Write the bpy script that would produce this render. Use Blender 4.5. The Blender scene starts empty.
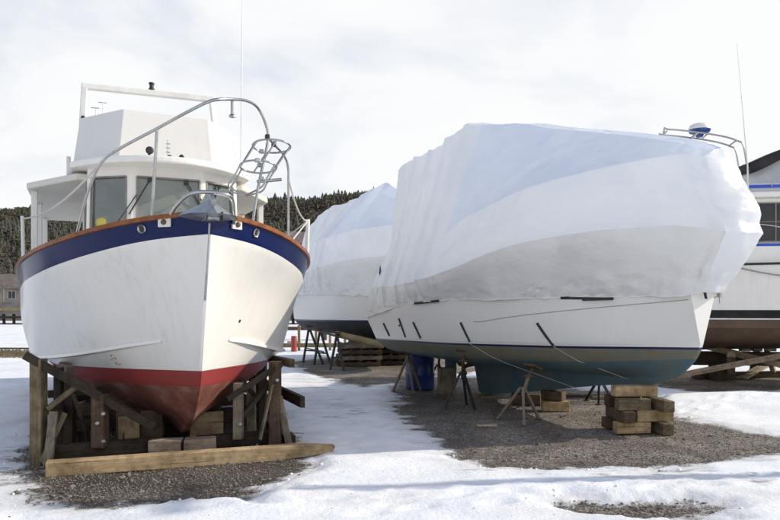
import bpy, bmesh, math, random
import numpy as np
from mathutils import Vector, Matrix, noise
random.seed(7); np.random.seed(7)
scene = bpy.context.scene
COL = scene.collection
F, H0, CX, HY = 700.0, 1.7, 390.0, 305.0        # focal length and eye height of the photographed view, used for surveying
def at(px, py, Y): return Vector(((px-CX)*Y/F, Y, H0+(HY-py)*Y/F))
def gnd(px, py):
    Y = H0*F/(py-HY); return Vector(((px-CX)*Y/F, Y, 0))
# ------------------------------------------------------------------ materials
def new_mat(name):
    m = bpy.data.materials.new(name); m.use_nodes = True
    nt = m.node_tree; b = nt.nodes['Principled BSDF']
    return m, nt, b
def N(nt, t, **kw):
    n = nt.nodes.new(t)
    for k, v in kw.items():
        if k in n.inputs: n.inputs[k].default_value = v
        else: setattr(n, k, v)
    return n
def ramp(nt, stops):
    r = nt.nodes.new('ShaderNodeValToRGB'); e = r.color_ramp.elements
    while len(e) < len(stops): e.new(.5)
    for i, (p, c) in enumerate(stops):
        e[i].position = p; e[i].color = (*c, 1) if len(c) == 3 else c
    return r
def c3(c): return (*c, 1)
def mottled(name, ca, cb, rough=.5, scale=4, metallic=0, bump=0, bscale=40, spec=.5, stretch=None, detail=6, cc=None, coat=0, lo=.35, hi=.65):
    m, nt, b = new_mat(name)
    tc = N(nt, 'ShaderNodeTexCoord'); mp = N(nt, 'ShaderNodeMapping')
    if stretch: mp.inputs['Scale'].default_value = stretch
    nt.links.new(tc.outputs['Object'], mp.inputs['Vector'])
    n1 = N(nt, 'ShaderNodeTexNoise', Scale=scale, Detail=detail, Roughness=.62)
    nt.links.new(mp.outputs[0], n1.inputs['Vector'])
    st = [(lo, ca), (hi, cb)]
    if cc: st = [(lo-.08, ca), (.5, cb), (hi+.08, cc)]
    r = ramp(nt, st)
    nt.links.new(n1.outputs['Fac'], r.inputs['Fac'])
    nt.links.new(r.outputs['Color'], b.inputs['Base Color'])
    b.inputs['Roughness'].default_value = rough; b.inputs['Metallic'].default_value = metallic
    b.inputs['Specular IOR Level'].default_value = spec
    if coat: b.inputs['Coat Weight'].default_value = coat
    if bump:
        n2 = N(nt, 'ShaderNodeTexNoise', Scale=bscale, Detail=4)
        nt.links.new(mp.outputs[0], n2.inputs['Vector'])
        bp = N(nt, 'ShaderNodeBump', Strength=bump, Distance=.02)
        nt.links.new(n2.outputs['Fac'], bp.inputs['Height']); nt.links.new(bp.outputs[0], b.inputs['Normal'])
    return m
def wood(name, dark, light, rough=.8, axis_scale=(1.2, 14, 14), bump=.35):
    m, nt, b = new_mat(name)
    tc = N(nt, 'ShaderNodeTexCoord'); mp = N(nt, 'ShaderNodeMapping'); mp.inputs['Scale'].default_value = axis_scale
    nt.links.new(tc.outputs['UV'], mp.inputs['Vector'])
    n1 = N(nt, 'ShaderNodeTexNoise', Scale=1.6, Detail=8, Roughness=.7, Distortion=.6)
    nt.links.new(mp.outputs[0], n1.inputs['Vector'])
    r = ramp(nt, [(.3, dark), (.52, tuple((a+c)/2 for a, c in zip(dark, light))), (.72, light)])
    nt.links.new(n1.outputs['Fac'], r.inputs['Fac'])
    # grime by large noise in object space
    n2 = N(nt, 'ShaderNodeTexNoise', Scale=3.0, Detail=5)
    nt.links.new(tc.outputs['Object'], n2.inputs['Vector'])
    r2 = ramp(nt, [(.35, (.55, .52, .5)), (.6, (1, 1, 1))])
    nt.links.new(n2.outputs['Fac'], r2.inputs['Fac'])
    mx = N(nt, 'ShaderNodeMixRGB', blend_type='MULTIPLY'); mx.inputs['Fac'].default_value = .8
    nt.links.new(r.outputs[0], mx.inputs[1]); nt.links.new(r2.outputs[0], mx.inputs[2])
    mp3 = N(nt, 'ShaderNodeMapping'); mp3.inputs['Scale'].default_value = (.55, axis_scale[1]*2.2, 1); nt.links.new(tc.outputs['UV'], mp3.inputs['Vector'])
    n3 = N(nt, 'ShaderNodeTexNoise', Scale=2.0, Detail=3, Distortion=.3); nt.links.new(mp3.outputs[0], n3.inputs['Vector'])
    r3 = ramp(nt, [(.62, (1, 1, 1)), (.66, (.30, .27, .25)), (.70, (.22, .2, .18))]); nt.links.new(n3.outputs['Fac'], r3.inputs['Fac'])
    n5 = N(nt, 'ShaderNodeTexNoise', Scale=9.0, Detail=6, Roughness=.7); nt.links.new(tc.outputs['Object'], n5.inputs['Vector'])
    r5 = ramp(nt, [(.40, (.62, .6, .58)), (.52, (1, 1, 1)), (.75, (1.12, 1.12, 1.13))]); nt.links.new(n5.outputs['Fac'], r5.inputs['Fac'])
    mx3 = N(nt, 'ShaderNodeMixRGB', blend_type='MULTIPLY'); mx3.inputs['Fac'].default_value = .85; nt.links.new(mx.outputs[0], mx3.inputs[1]); nt.links.new(r3.outputs[0], mx3.inputs[2])
    mx5 = N(nt, 'ShaderNodeMixRGB', blend_type='MULTIPLY'); mx5.inputs['Fac'].default_value = .8; nt.links.new(mx3.outputs[0], mx5.inputs[1]); nt.links.new(r5.outputs[0], mx5.inputs[2])
    nt.links.new(mx5.outputs[0], b.inputs['Base Color'])
    b.inputs['Roughness'].default_value = rough; b.inputs['Specular IOR Level'].default_value = .25
    bp = N(nt, 'ShaderNodeBump', Strength=bump, Distance=.01)
    nt.links.new(n1.outputs['Fac'], bp.inputs['Height']); nt.links.new(bp.outputs[0], b.inputs['Normal'])
    return m
M = {}
# ------------------------------------------------------------------ mesh builder
class MB:
    def __init__(s): s.v = []; s.f = []; s.mi = []; s.uv = []
    def add(s, verts, faces, mi=0, uvs=None):
        o = len(s.v); s.v += [tuple(v) for v in verts]
        for k, f in enumerate(faces):
            s.f.append([o+i for i in f]); s.mi.append(mi)
            s.uv.append(uvs[k] if uvs else [(0, 0)]*len(f))
        return s
    def box(s, c, size, R=None, mi=0, jitter=0):
        c = Vector(c); sx, sy, sz = (d/2 for d in size)
        P = [Vector((x, y, z)) for x in (-sx, sx) for y in (-sy, sy) for z in (-sz, sz)]
        if jitter: P = [p+Vector((random.uniform(-1, 1)*jitter for _ in range(3))) for p in P]
        R = R if R is not None else Matrix.Identity(3)
        V = [c+R@p for p in P]
        fs = [(0, 1, 3, 2), (4, 6, 7, 5), (0, 4, 5, 1), (2, 3, 7, 6), (0, 2, 6, 4), (1, 5, 7, 3)]
        L = max(range(3), key=lambda k: size[k]); off = (random.random()*20, random.random()*20)
        uv = []
        for f in fs:
            q = []
            for i in f:
                p = P[i]; o2 = [p[k] for k in range(3) if k != L]
                q.append((p[L]+off[0], o2[0]+o2[1]*1.37+off[1]))
            uv.append(q)
        return s.add(V, fs, mi, uv)
    def bar(s, a, b, w, h=None, up=(0, 0, 1), mi=0, jitter=0):
        a, b = Vector(a), Vector(b); h = h or w; d = b-a; L = d.length; x = d.normalized(); up = Vector(up)
        if abs(x.dot(up)) > .98: up = Vector((0, 1, 0)) if abs(x.y) < .9 else Vector((1, 0, 0))
        y = up.cross(x).normalized(); z = x.cross(y)
        return s.box((a+b)/2, (L, w, h), Matrix((x, y, z)).transposed(), mi, jitter)
    def tube(s, pts, r, n=10, mi=0, cap=True, closed=False):
        pts = [Vector(p) for p in pts]; k = len(pts); rs = r if isinstance(r, (list, tuple)) else [r]*k
        V = []; ref = None
        for i, p in enumerate(pts):
            if closed: t = (pts[(i+1) % k]-pts[i-1]).normalized()
            else: t = (pts[min(i+1, k-1)]-pts[max(i-1, 0)]).normalized()
            if ref is None: ref = Vector((0, 0, 1)) if abs(t.z) < .9 else Vector((1, 0, 0))
            u = (ref-t*ref.dot(t)).normalized(); ref = u; w = t.cross(u)
            V += [p+(u*math.cos(2*math.pi*j/n)+w*math.sin(2*math.pi*j/n))*rs[i] for j in range(n)]
        Fs = []
        for i in range(k if closed else k-1):
            i2 = (i+1) % k
            for j in range(n):
                j2 = (j+1) % n; Fs.append((i*n+j, i*n+j2, i2*n+j2, i2*n+j))
        if cap and not closed: Fs += [tuple(range(n))[::-1], tuple((k-1)*n+j for j in range(n))]
        return s.add(V, Fs, mi)
    def lathe(s, c, prof, n=24, mi=0, R=None):
        c = Vector(c); R = R if R is not None else Matrix.Identity(3); V = []; Fs = []
        for (r, z) in prof: V += [c+R@Vector((r*math.cos(2*math.pi*j/n), r*math.sin(2*math.pi*j/n), z)) for j in range(n)]
        for i in range(len(prof)-1):
            for j in range(n):
                j2 = (j+1) % n; Fs.append((i*n+j, i*n+j2, (i+1)*n+j2, (i+1)*n+j))
        Fs += [tuple(range(n))[::-1], tuple((len(prof)-1)*n+j for j in range(n))]
        return s.add(V, Fs, mi)
    def prism(s, poly, z0, z1, mi=0):
        n = len(poly); z0 = z0 if callable(z0) else (lambda x, y, a=z0: a); z1 = z1 if callable(z1) else (lambda x, y, a=z1: a)
        V = [(x, y, z0(x, y)) for x, y in poly]+[(x, y, z1(x, y)) for x, y in poly]
        Fs = [tuple(range(n))[::-1], tuple(range(n, 2*n))]+[(i, (i+1) % n, n+(i+1) % n, n+i) for i in range(n)]
        return s.add(V, Fs, mi)
    def grid(s, G, mi=0, mats=None, cell=None):
        r, c = len(G), len(G[0]); V = [p for row in G for p in row]; o = len(s.v); s.v += [tuple(v) for v in V]
        for i in range(r-1):
            for j in range(c-1):
                s.f.append([o+i*c+j, o+i*c+j+1, o+(i+1)*c+j+1, o+(i+1)*c+j]); s.mi.append(cell(i, j) if cell else mats[i] if mats else mi); s.uv.append([(0, 0)]*4)
        return s
    def build(s, name, mat, parent=None, world=True, smooth=None, bevel=0, recalc=True, weld=False, label=None):
        me = bpy.data.meshes.new(name); V = s.v
        if parent is not None and world:
            inv = IM[parent.name]; V = [tuple(inv@Vector(v)) for v in V]
        me.from_pydata([tuple(v) for v in V], [], s.f)
        for m in (mat if isinstance(mat, (list, tuple)) else [mat]): me.materials.append(m)
        me.polygons.foreach_set('material_index', s.mi)
        uv = me.uv_layers.new(name='UVMap'); flat = [c for q in s.uv for t in q for c in t]; uv.data.foreach_set('uv', flat)
        if recalc or weld:
            bm = bmesh.new(); bm.from_mesh(me)
            if weld: bmesh.ops.remove_doubles(bm, verts=bm.verts, dist=1e-4)
            if recalc: bmesh.ops.recalc_face_normals(bm, faces=bm.faces)
            bm.to_mesh(me); bm.free()
        if smooth is not None:
            me.polygons.foreach_set('use_smooth', [True]*len(me.polygons))
            me.set_sharp_from_angle(angle=math.radians(smooth))
        o = bpy.data.objects.new(name, me); COL.objects.link(o)
        if parent is not None: o.parent = parent
        if label: o['label'] = label
        IM[o.name] = IM[parent.name] if parent is not None else Matrix.Identity(4)
        if bevel:
            md = o.modifiers.new('bevel', 'BEVEL'); md.width = bevel; md.segments = 2; md.limit_method = 'ANGLE'; md.angle_limit = .6
        return o
IM = {}
def thing(name, label, cat, loc=(0, 0, 0), rz=0, group=None):
    o = bpy.data.objects.new(name, None); COL.objects.link(o); o.empty_display_size = .3
    o.location = loc; o.rotation_euler = (0, 0, rz); o['label'] = label; o['category'] = cat
    if group: o['group'] = group
    IM[o.name] = (Matrix.Translation(loc)@Matrix.Rotation(rz, 4, 'Z')).inverted()
    return o
def tag(o, label, cat, group=None):
    o['label'] = label; o['category'] = cat
    if group: o['group'] = group
    return o
def structure(o): o['kind'] = 'structure'; return o
def dup(root, loc, rz, label, group=None):
    r = root.copy(); COL.objects.link(r); r.location = loc; r.rotation_euler = (0, 0, rz); r['label'] = label
    if group: r['group'] = group
    for ch in list(root.children):
        c = ch.copy(); COL.objects.link(c); c.parent = r
        for g in list(ch.children):
            d = g.copy(); COL.objects.link(d); d.parent = c
    return r
def pchip(xs, ys):
    xs = np.array(xs, float); ys = np.array(ys, float); h = np.diff(xs); d = np.diff(ys)/h; n = len(xs); m = np.zeros(n)
    if n == 2: m[:] = d[0]
    else:
        for i in range(1, n-1):
            if d[i-1]*d[i] > 0:
                w1, w2 = 2*h[i]+h[i-1], h[i]+2*h[i-1]; m[i] = (w1+w2)/(w1/d[i-1]+w2/d[i])
        m[0] = ((2*h[0]+h[1])*d[0]-h[0]*d[1])/(h[0]+h[1]); m[-1] = ((2*h[-1]+h[-2])*d[-1]-h[-1]*d[-2])/(h[-1]+h[-2])
        if m[0]*d[0] <= 0: m[0] = 0
        if m[-1]*d[-1] <= 0: m[-1] = 0
    def f(x):
        x = min(max(x, xs[0]), xs[-1]); i = min(int(np.searchsorted(xs, x, side='right'))-1, n-2); i = max(i, 0)
        t = (x-xs[i])/h[i]
        return ((1+2*t)*(1-t)**2*ys[i]+t*(1-t)**2*h[i]*m[i]+t*t*(3-2*t)*ys[i+1]+t*t*(t-1)*h[i]*m[i+1])
    return f
class Line:                                        # a longitudinal line of a hull: L aft of the stem, half breadth, height
    def __init__(s, pts):
        L = [p[0] for p in pts]; s.L0, s.L1 = L[0], L[-1]; s.y = pchip(L, [p[1] for p in pts]); s.z = pchip(L, [p[2] for p in pts])
    def at(s, L): return Vector((-L, s.y(L), s.z(L)))
    def par(s, t): return s.at(s.L0+(s.L1-s.L0)*t)
def catmull(P, k):                                 # points P, k sub-steps between each
    out = []
    for i in range(len(P)-1):
        p0 = P[max(i-1, 0)]; p1 = P[i]; p2 = P[i+1]; p3 = P[min(i+2, len(P)-1)]
        for j in range(k):
            t = j/k
            out.append(.5*((2*p1)+(p2-p0)*t+(2*p0-5*p1+4*p2-p3)*t*t+(3*p1-p0-3*p2+p3)*t**3))
    out.append(P[-1]); return out
def smoothpath(pts, k=8): return catmull([Vector(p) for p in pts], k)
def half_rows(groups, ts, k=4, tight=False):
    """rows of points, bottom to top, for the +y side; sharp between groups, smooth inside one"""
    cols = []
    for t in ts:
        col = []
        for g in groups:
            P = [l.par(t) for l in g]
            seg = catmull(P, k) if len(P) > 2 else [P[0].lerp(P[1], (.02 if j == 1 and tight else .98 if j == k-1 and tight else j/k)) for j in range(k+1)]
            if col: seg = seg[1:]
            col += seg
        cols.append(col)
    return [[cols[i][r] for i in range(len(ts))] for r in range(len(cols[0]))]
def mir(v): return Vector((v.x, -v.y, v.z))

# ------------------------------------------------------------------ material library
def film(name, ca, cb, trans, tcol, crinkle=.05):
    m, nt, b = new_mat(name); out = nt.nodes['Material Output']
    tc = N(nt, 'ShaderNodeTexCoord')
    b.inputs['Roughness'].default_value = .24; b.inputs['Specular IOR Level'].default_value = .6; b.inputs['Coat Weight'].default_value = .35; b.inputs['Coat Roughness'].default_value = .12
    n = N(nt, 'ShaderNodeTexNoise', Scale=.9, Detail=3, Distortion=.8); nt.links.new(tc.outputs['Object'], n.inputs['Vector'])
    r = ramp(nt, [(.38, ca), (.62, cb)]); nt.links.new(n.outputs[0], r.inputs[0]); nt.links.new(r.outputs[0], b.inputs['Base Color'])
    mp = N(nt, 'ShaderNodeMapping'); mp.inputs['Rotation'].default_value = (0, .3, 0); mp.inputs['Scale'].default_value = (1.0, 1.0, 2.6); nt.links.new(tc.outputs['Object'], mp.inputs[0])
    n2 = N(nt, 'ShaderNodeTexNoise', Scale=2.2, Detail=2.5, Roughness=.5, Distortion=1.6); nt.links.new(mp.outputs[0], n2.inputs['Vector'])
    b1 = N(nt, 'ShaderNodeBump', Strength=.16, Distance=.06); nt.links.new(n2.outputs[0], b1.inputs['Height'])
    wv = N(nt, 'ShaderNodeTexNoise', Scale=12.0, Detail=2, Distortion=2.0); nt.links.new(mp.outputs[0], wv.inputs['Vector'])
    b2 = N(nt, 'ShaderNodeBump', Strength=crinkle, Distance=.02); nt.links.new(wv.outputs[0], b2.inputs['Height']); nt.links.new(b1.outputs[0], b2.inputs['Normal'])
    nt.links.new(b2.outputs[0], b.inputs['Normal'])
    tl = N(nt, 'ShaderNodeBsdfTranslucent'); tl.inputs[0].default_value = (*tcol, 1); nt.links.new(b2.outputs[0], tl.inputs['Normal'])
    n4 = N(nt, 'ShaderNodeTexNoise', Scale=1.3, Detail=2, Distortion=1.0); nt.links.new(tc.outputs['Object'], n4.inputs['Vector'])
    r4 = ramp(nt, [(.40, (trans*.75,)*3), (.62, (trans*1.3,)*3)]); nt.links.new(n4.outputs[0], r4.inputs[0])
    mx = N(nt, 'ShaderNodeMixShader'); nt.links.new(r4.outputs[0], mx.inputs[0]); nt.links.new(b.outputs[0], mx.inputs[1]); nt.links.new(tl.outputs[0], mx.inputs[2])
    nt.links.new(mx.outputs[0], out.inputs['Surface']); return m
def build_materials():
    # painted hull: white with faint streaks of dirt running down
    def hullpaint(name, base, dirt, rough=.28, streak=.35):
        m, nt, b = new_mat(name)
        tc = N(nt, 'ShaderNodeTexCoord')
        mp = N(nt, 'ShaderNodeMapping'); mp.inputs['Scale'].default_value = (5, 5, .45); nt.links.new(tc.outputs['Object'], mp.inputs[0])
        n = N(nt, 'ShaderNodeTexNoise', Scale=2.2, Detail=7, Roughness=.65); nt.links.new(mp.outputs[0], n.inputs['Vector'])
        n2 = N(nt, 'ShaderNodeTexNoise', Scale=.9, Detail=4); nt.links.new(tc.outputs['Object'], n2.inputs['Vector'])
        r = ramp(nt, [(.48, (0, 0, 0)), (.85, (1, 1, 1))]); nt.links.new(n.outputs['Fac'], r.inputs[0])
        r2 = ramp(nt, [(.4, (.15, .15, .15)), (.7, (1, 1, 1))]); nt.links.new(n2.outputs['Fac'], r2.inputs[0])
        mu = N(nt, 'ShaderNodeMath', operation='MULTIPLY'); nt.links.new(r.outputs[0], mu.inputs[0]); nt.links.new(r2.outputs[0], mu.inputs[1])
        mu2 = N(nt, 'ShaderNodeMath', operation='MULTIPLY'); nt.links.new(mu.outputs[0], mu2.inputs[0]); mu2.inputs[1].default_value = streak
        mx = N(nt, 'ShaderNodeMixRGB'); nt.links.new(mu2.outputs[0], mx.inputs[0]); mx.inputs[1].default_value = c3(base); mx.inputs[2].default_value = c3(dirt)
        nt.links.new(mx.outputs[0], b.inputs['Base Color']); b.inputs['Roughness'].default_value = rough
        n3 = N(nt, 'ShaderNodeTexNoise', Scale=2.0, Detail=3); nt.links.new(tc.outputs['Object'], n3.inputs['Vector'])
        bp = N(nt, 'ShaderNodeBump', Strength=.05, Distance=.05); nt.links.new(n3.outputs['Fac'], bp.inputs['Height']); nt.links.new(bp.outputs[0], b.inputs['Normal'])
        return m
    M['hull_white'] = hullpaint('hull white', (.76, .745, .71), (.46, .41, .33), .26, .5)
    M['hull_navy'] = hullpaint('navy paint', (.004, .011, .072), (.015, .02, .07), .2, .25)
    M['hull_navy'].node_tree.nodes['Principled BSDF'].inputs['Specular IOR Level'].default_value = .22
    M['boot_red'] = hullpaint('boot top red', (.27, .036, .034), (.17, .08, .065), .5, 1.3)
    M['anti_red'] = mottled('red antifouling', (.095, .036, .028), (.20, .07, .05), .7, 2.4, bump=.3, bscale=25, cc=(.27, .17, .14), spec=.4, lo=.38, hi=.60)
    M['cabin_white'] = hullpaint('cabin white', (.82, .80, .75), (.5, .46, .38), .4, .3)
    M['fly_white'] = hullpaint('flybridge white', (.71, .695, .665), (.5, .46, .39), .45, .45)
    M['cabin_cream'] = hullpaint('cream roof paint', (.66, .63, .56), (.42, .37, .29), .5, .6)
    M['varnish'] = wood('varnished rail', (.20, .06, .02), (.40, .15, .05), .35)
    M['steel'] = mottled('stainless steel', (.36, .36, .36), (.50, .50, .49), .26, 6, metallic=1)
    M['galv'] = mottled('galvanised steel', (.28, .30, .32), (.46, .48, .50), .42, 7, metallic=.9, bump=.15)
    M['frame_white'] = mottled('white rail paint', (.66, .65, .62), (.78, .77, .74), .45, 5)
    M['black'] = mottled('black plastic', (.012, .012, .013), (.03, .03, .03), .5, 8)
    M['rubber'] = mottled('black strap webbing', (.012, .012, .012), (.04, .04, .04), .75, 12, bump=.2)
    M['rope'] = mottled('white rope', (.48, .46, .42), (.65, .63, .58), .85, 40, bump=.4)
    M['rope_grey'] = mottled('grey rope', (.22, .22, .21), (.36, .36, .35), .85, 40, bump=.4)
    M['yellow'] = mottled('yellow plastic', (.55, .43, .07), (.66, .55, .12), .5, 4)
    M['interior'] = mottled('cabin interior', (.36, .31, .25), (.5, .45, .38), .8, 2)
    # window glass: see-through, reflective pane; its grey-green diffuse film paints in pale reflections
    m, nt, b = new_mat('window glass'); out = nt.nodes['Material Output']
    tr = N(nt, 'ShaderNodeBsdfTransparent'); tr.inputs[0].default_value = (.80, .85, .82, 1)
    gl = N(nt, 'ShaderNodeBsdfGlossy'); gl.inputs['Roughness'].default_value = .03; gl.inputs[0].default_value = (.75, .8, .8, 1)
    lw = N(nt, 'ShaderNodeFresnel'); lw.inputs['IOR'].default_value = 2.3
    mx = N(nt, 'ShaderNodeMixShader'); nt.links.new(lw.outputs[0], mx.inputs[0]); nt.links.new(tr.outputs[0], mx.inputs[1]); nt.links.new(gl.outputs[0], mx.inputs[2])
    df = N(nt, 'ShaderNodeBsdfDiffuse'); df.inputs[0].default_value = (.46, .50, .47, 1)
    tc = N(nt, 'ShaderNodeTexCoord'); n = N(nt, 'ShaderNodeTexNoise', Scale=2.0, Detail=4); nt.links.new(tc.outputs['Object'], n.inputs['Vector'])
    rr = ramp(nt, [(.3, (.14, .14, .14)), (.75, (.42, .42, .42))]); nt.links.new(n.outputs[0], rr.inputs[0])
    mx2 = N(nt, 'ShaderNodeMixShader'); nt.links.new(rr.outputs[0], mx2.inputs[0]); nt.links.new(mx.outputs[0], mx2.inputs[1]); nt.links.new(df.outputs[0], mx2.inputs[2])
    nt.links.new(mx2.outputs[0], out.inputs['Surface']); M['glass'] = m
    M['dark_glass'] = mottled('dark tinted glass', (.012, .014, .018), (.035, .036, .04), .06, 2)
    # shrink wrap: white film, loose above, tight on hull below, with light and shade painted per zone
    M['wrap'] = film('shrink wrap film', (.80, .82, .86), (.88, .89, .91), .46, (.92, .94, .97))
    M['wrap_roof_skytint'] = film('shrink wrap film with sky tint', (.77, .81, .91), (.84, .87, .935), .42, (.86, .91, 1.0))  # bluish base colour stands for sky light on the roof planes
    M['wrap_low_shade'] = film('shrink wrap film with shade grey', (.73, .73, .725), (.81, .81, .80), .10, (.9, .9, .9), .16)  # greyer base colour paints the shade below the sheer
    M['patch'] = mottled('clear patch film', (.80, .80, .77), (.86, .86, .83), .18, 5, bump=.2, bscale=9)
    M['hull_cream'] = hullpaint('hull gelcoat', (.76, .75, .72), (.5, .47, .4), .25, .25)
    M['stripe_blue'] = mottled('blue stripe', (.004, .007, .05), (.008, .014, .09), .3, 3)
    M['stripe_bright'] = mottled('bright blue stripe', (.02, .06, .5), (.03, .09, .6), .35, 3)
    M['anti_teal'] = mottled('teal antifouling', (.065, .12, .145), (.09, .15, .18), .8, 1.8, bump=.2, bscale=20, cc=(.14, .15, .125), spec=.25)
    M['anti_olive'] = mottled('weathered antifouling', (.15, .145, .11), (.19, .18, .135), .8, 2.0, bump=.2, cc=(.13, .17, .165), spec=.25)
    M['anti_black'] = mottled('dark antifouling', (.018, .02, .022), (.04, .042, .042), .7, 3, bump=.2)
    M['anti_brown'] = mottled('brown antifouling', (.05, .03, .02), (.10, .06, .038), .7, 2, bump=.2, cc=(.13, .085, .06))
    M['boot_black'] = mottled('black boot top', (.008, .009, .010), (.02, .021, .022), .5, 3, spec=.2)
    M['timber'] = wood('new timber', (.36, .25, .135), (.60, .45, .27))
    M['timber_grey'] = wood('grey weathered timber', (.17, .14, .105), (.36, .31, .235))
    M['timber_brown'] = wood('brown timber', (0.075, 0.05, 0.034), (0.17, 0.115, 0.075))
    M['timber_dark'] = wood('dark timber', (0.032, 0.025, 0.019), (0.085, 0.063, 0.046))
    M['timber_olive'] = wood('treated timber', (0.13, 0.1, 0.065), (0.28, 0.225, 0.14))
    M['plywood'] = wood('plywood', (.36, .25, .145), (.54, .41, .26), axis_scale=(2, 6, 6))
    M['timber_pale'] = wood('pale timber', (.38, .31, .21), (.6, .52, .38))
    M['timber_sun'] = wood('bleached timber', (.28, .21, .15), (.44, .35, .26))
    M['rust'] = mottled('rusty steel', (.05, .028, .02), (.13, .07, .045), .8, 14, bump=.3, cc=(.10, .085, .075))
    M['stand_grey'] = mottled('worn grey stand paint', (.11, .09, .072), (.20, .165, .135), .65, 14, bump=.2, cc=(.13, .07, .045))
    M['stand_black'] = mottled('black stand paint', (.012, .012, .012), (.03, .028, .026), .55, 10, bump=.2)
    M['bronze'] = mottled('bronze', (.10, .07, .03), (.2, .14, .07), .4, 8, metallic=.8)
    M['barrel_blue'] = mottled('blue barrel plastic', (.008, .02, .12), (.015, .04, .2), .4, 3)
    M['red_post'] = mottled('red painted drum', (.27, .045, .03), (.38, .07, .045), .55, 6)
    M['tan'] = mottled('dry tan wood', (.2, .16, .09), (.33, .27, .15), .9, 3)
    M['canvas'] = mottled('black canvas', (.012, .012, .014), (.035, .032, .033), .85, 3, bump=.3, bscale=6)
    M['radar_white'] = mottled('radar white', (.72, .72, .7), (.8, .8, .78), .35, 3)
    M['radar_blue'] = mottled('radar blue', (.03, .08, .25), (.05, .11, .32), .4, 3)
    M['bark'] = mottled('bark', (.05, .035, .025), (.11, .08, .055), .9, 20, bump=.4)
    M['spruce'] = mottled('hazed spruce needles', (.034, .039, .028), (.058, .060, .043), .9, .06, detail=8, cc=(.085, .078, .058))  # needle colours raised to carry the distance haze
    M['scrub'] = mottled('bare scrub', (.05, .042, .028), (.095, .078, .052), .95, .2)
    M['roof'] = mottled('grey shingles', (.11, .09, .085), (.19, .16, .15), .9, 2)
    M['siding'] = mottled('grey siding', (.2, .18, .17), (.3, .28, .26), .8, 1.5)
    M['siding_pale'] = mottled('pale siding', (.34, .34, .31), (.44, .44, .4), .8, 1.5)
    M['rock'] = mottled('shore rock', (.10, .085, .075), (.26, .235, .21), .95, .8, bump=.6, bscale=4)
    M['stone'] = mottled('pebble', (.075, .066, .058), (.17, .148, .127), .85, 9, cc=(.32, .285, .25))
    M['snow_lump'] = mottled('snow clod', (.74, .77, .82), (.86, .87, .89), .7, 6, bump=.3, bscale=30)
    M['concrete'] = mottled('wharf concrete', (.16, .15, .14), (.26, .25, .235), .9, .8)
build_materials()
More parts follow.
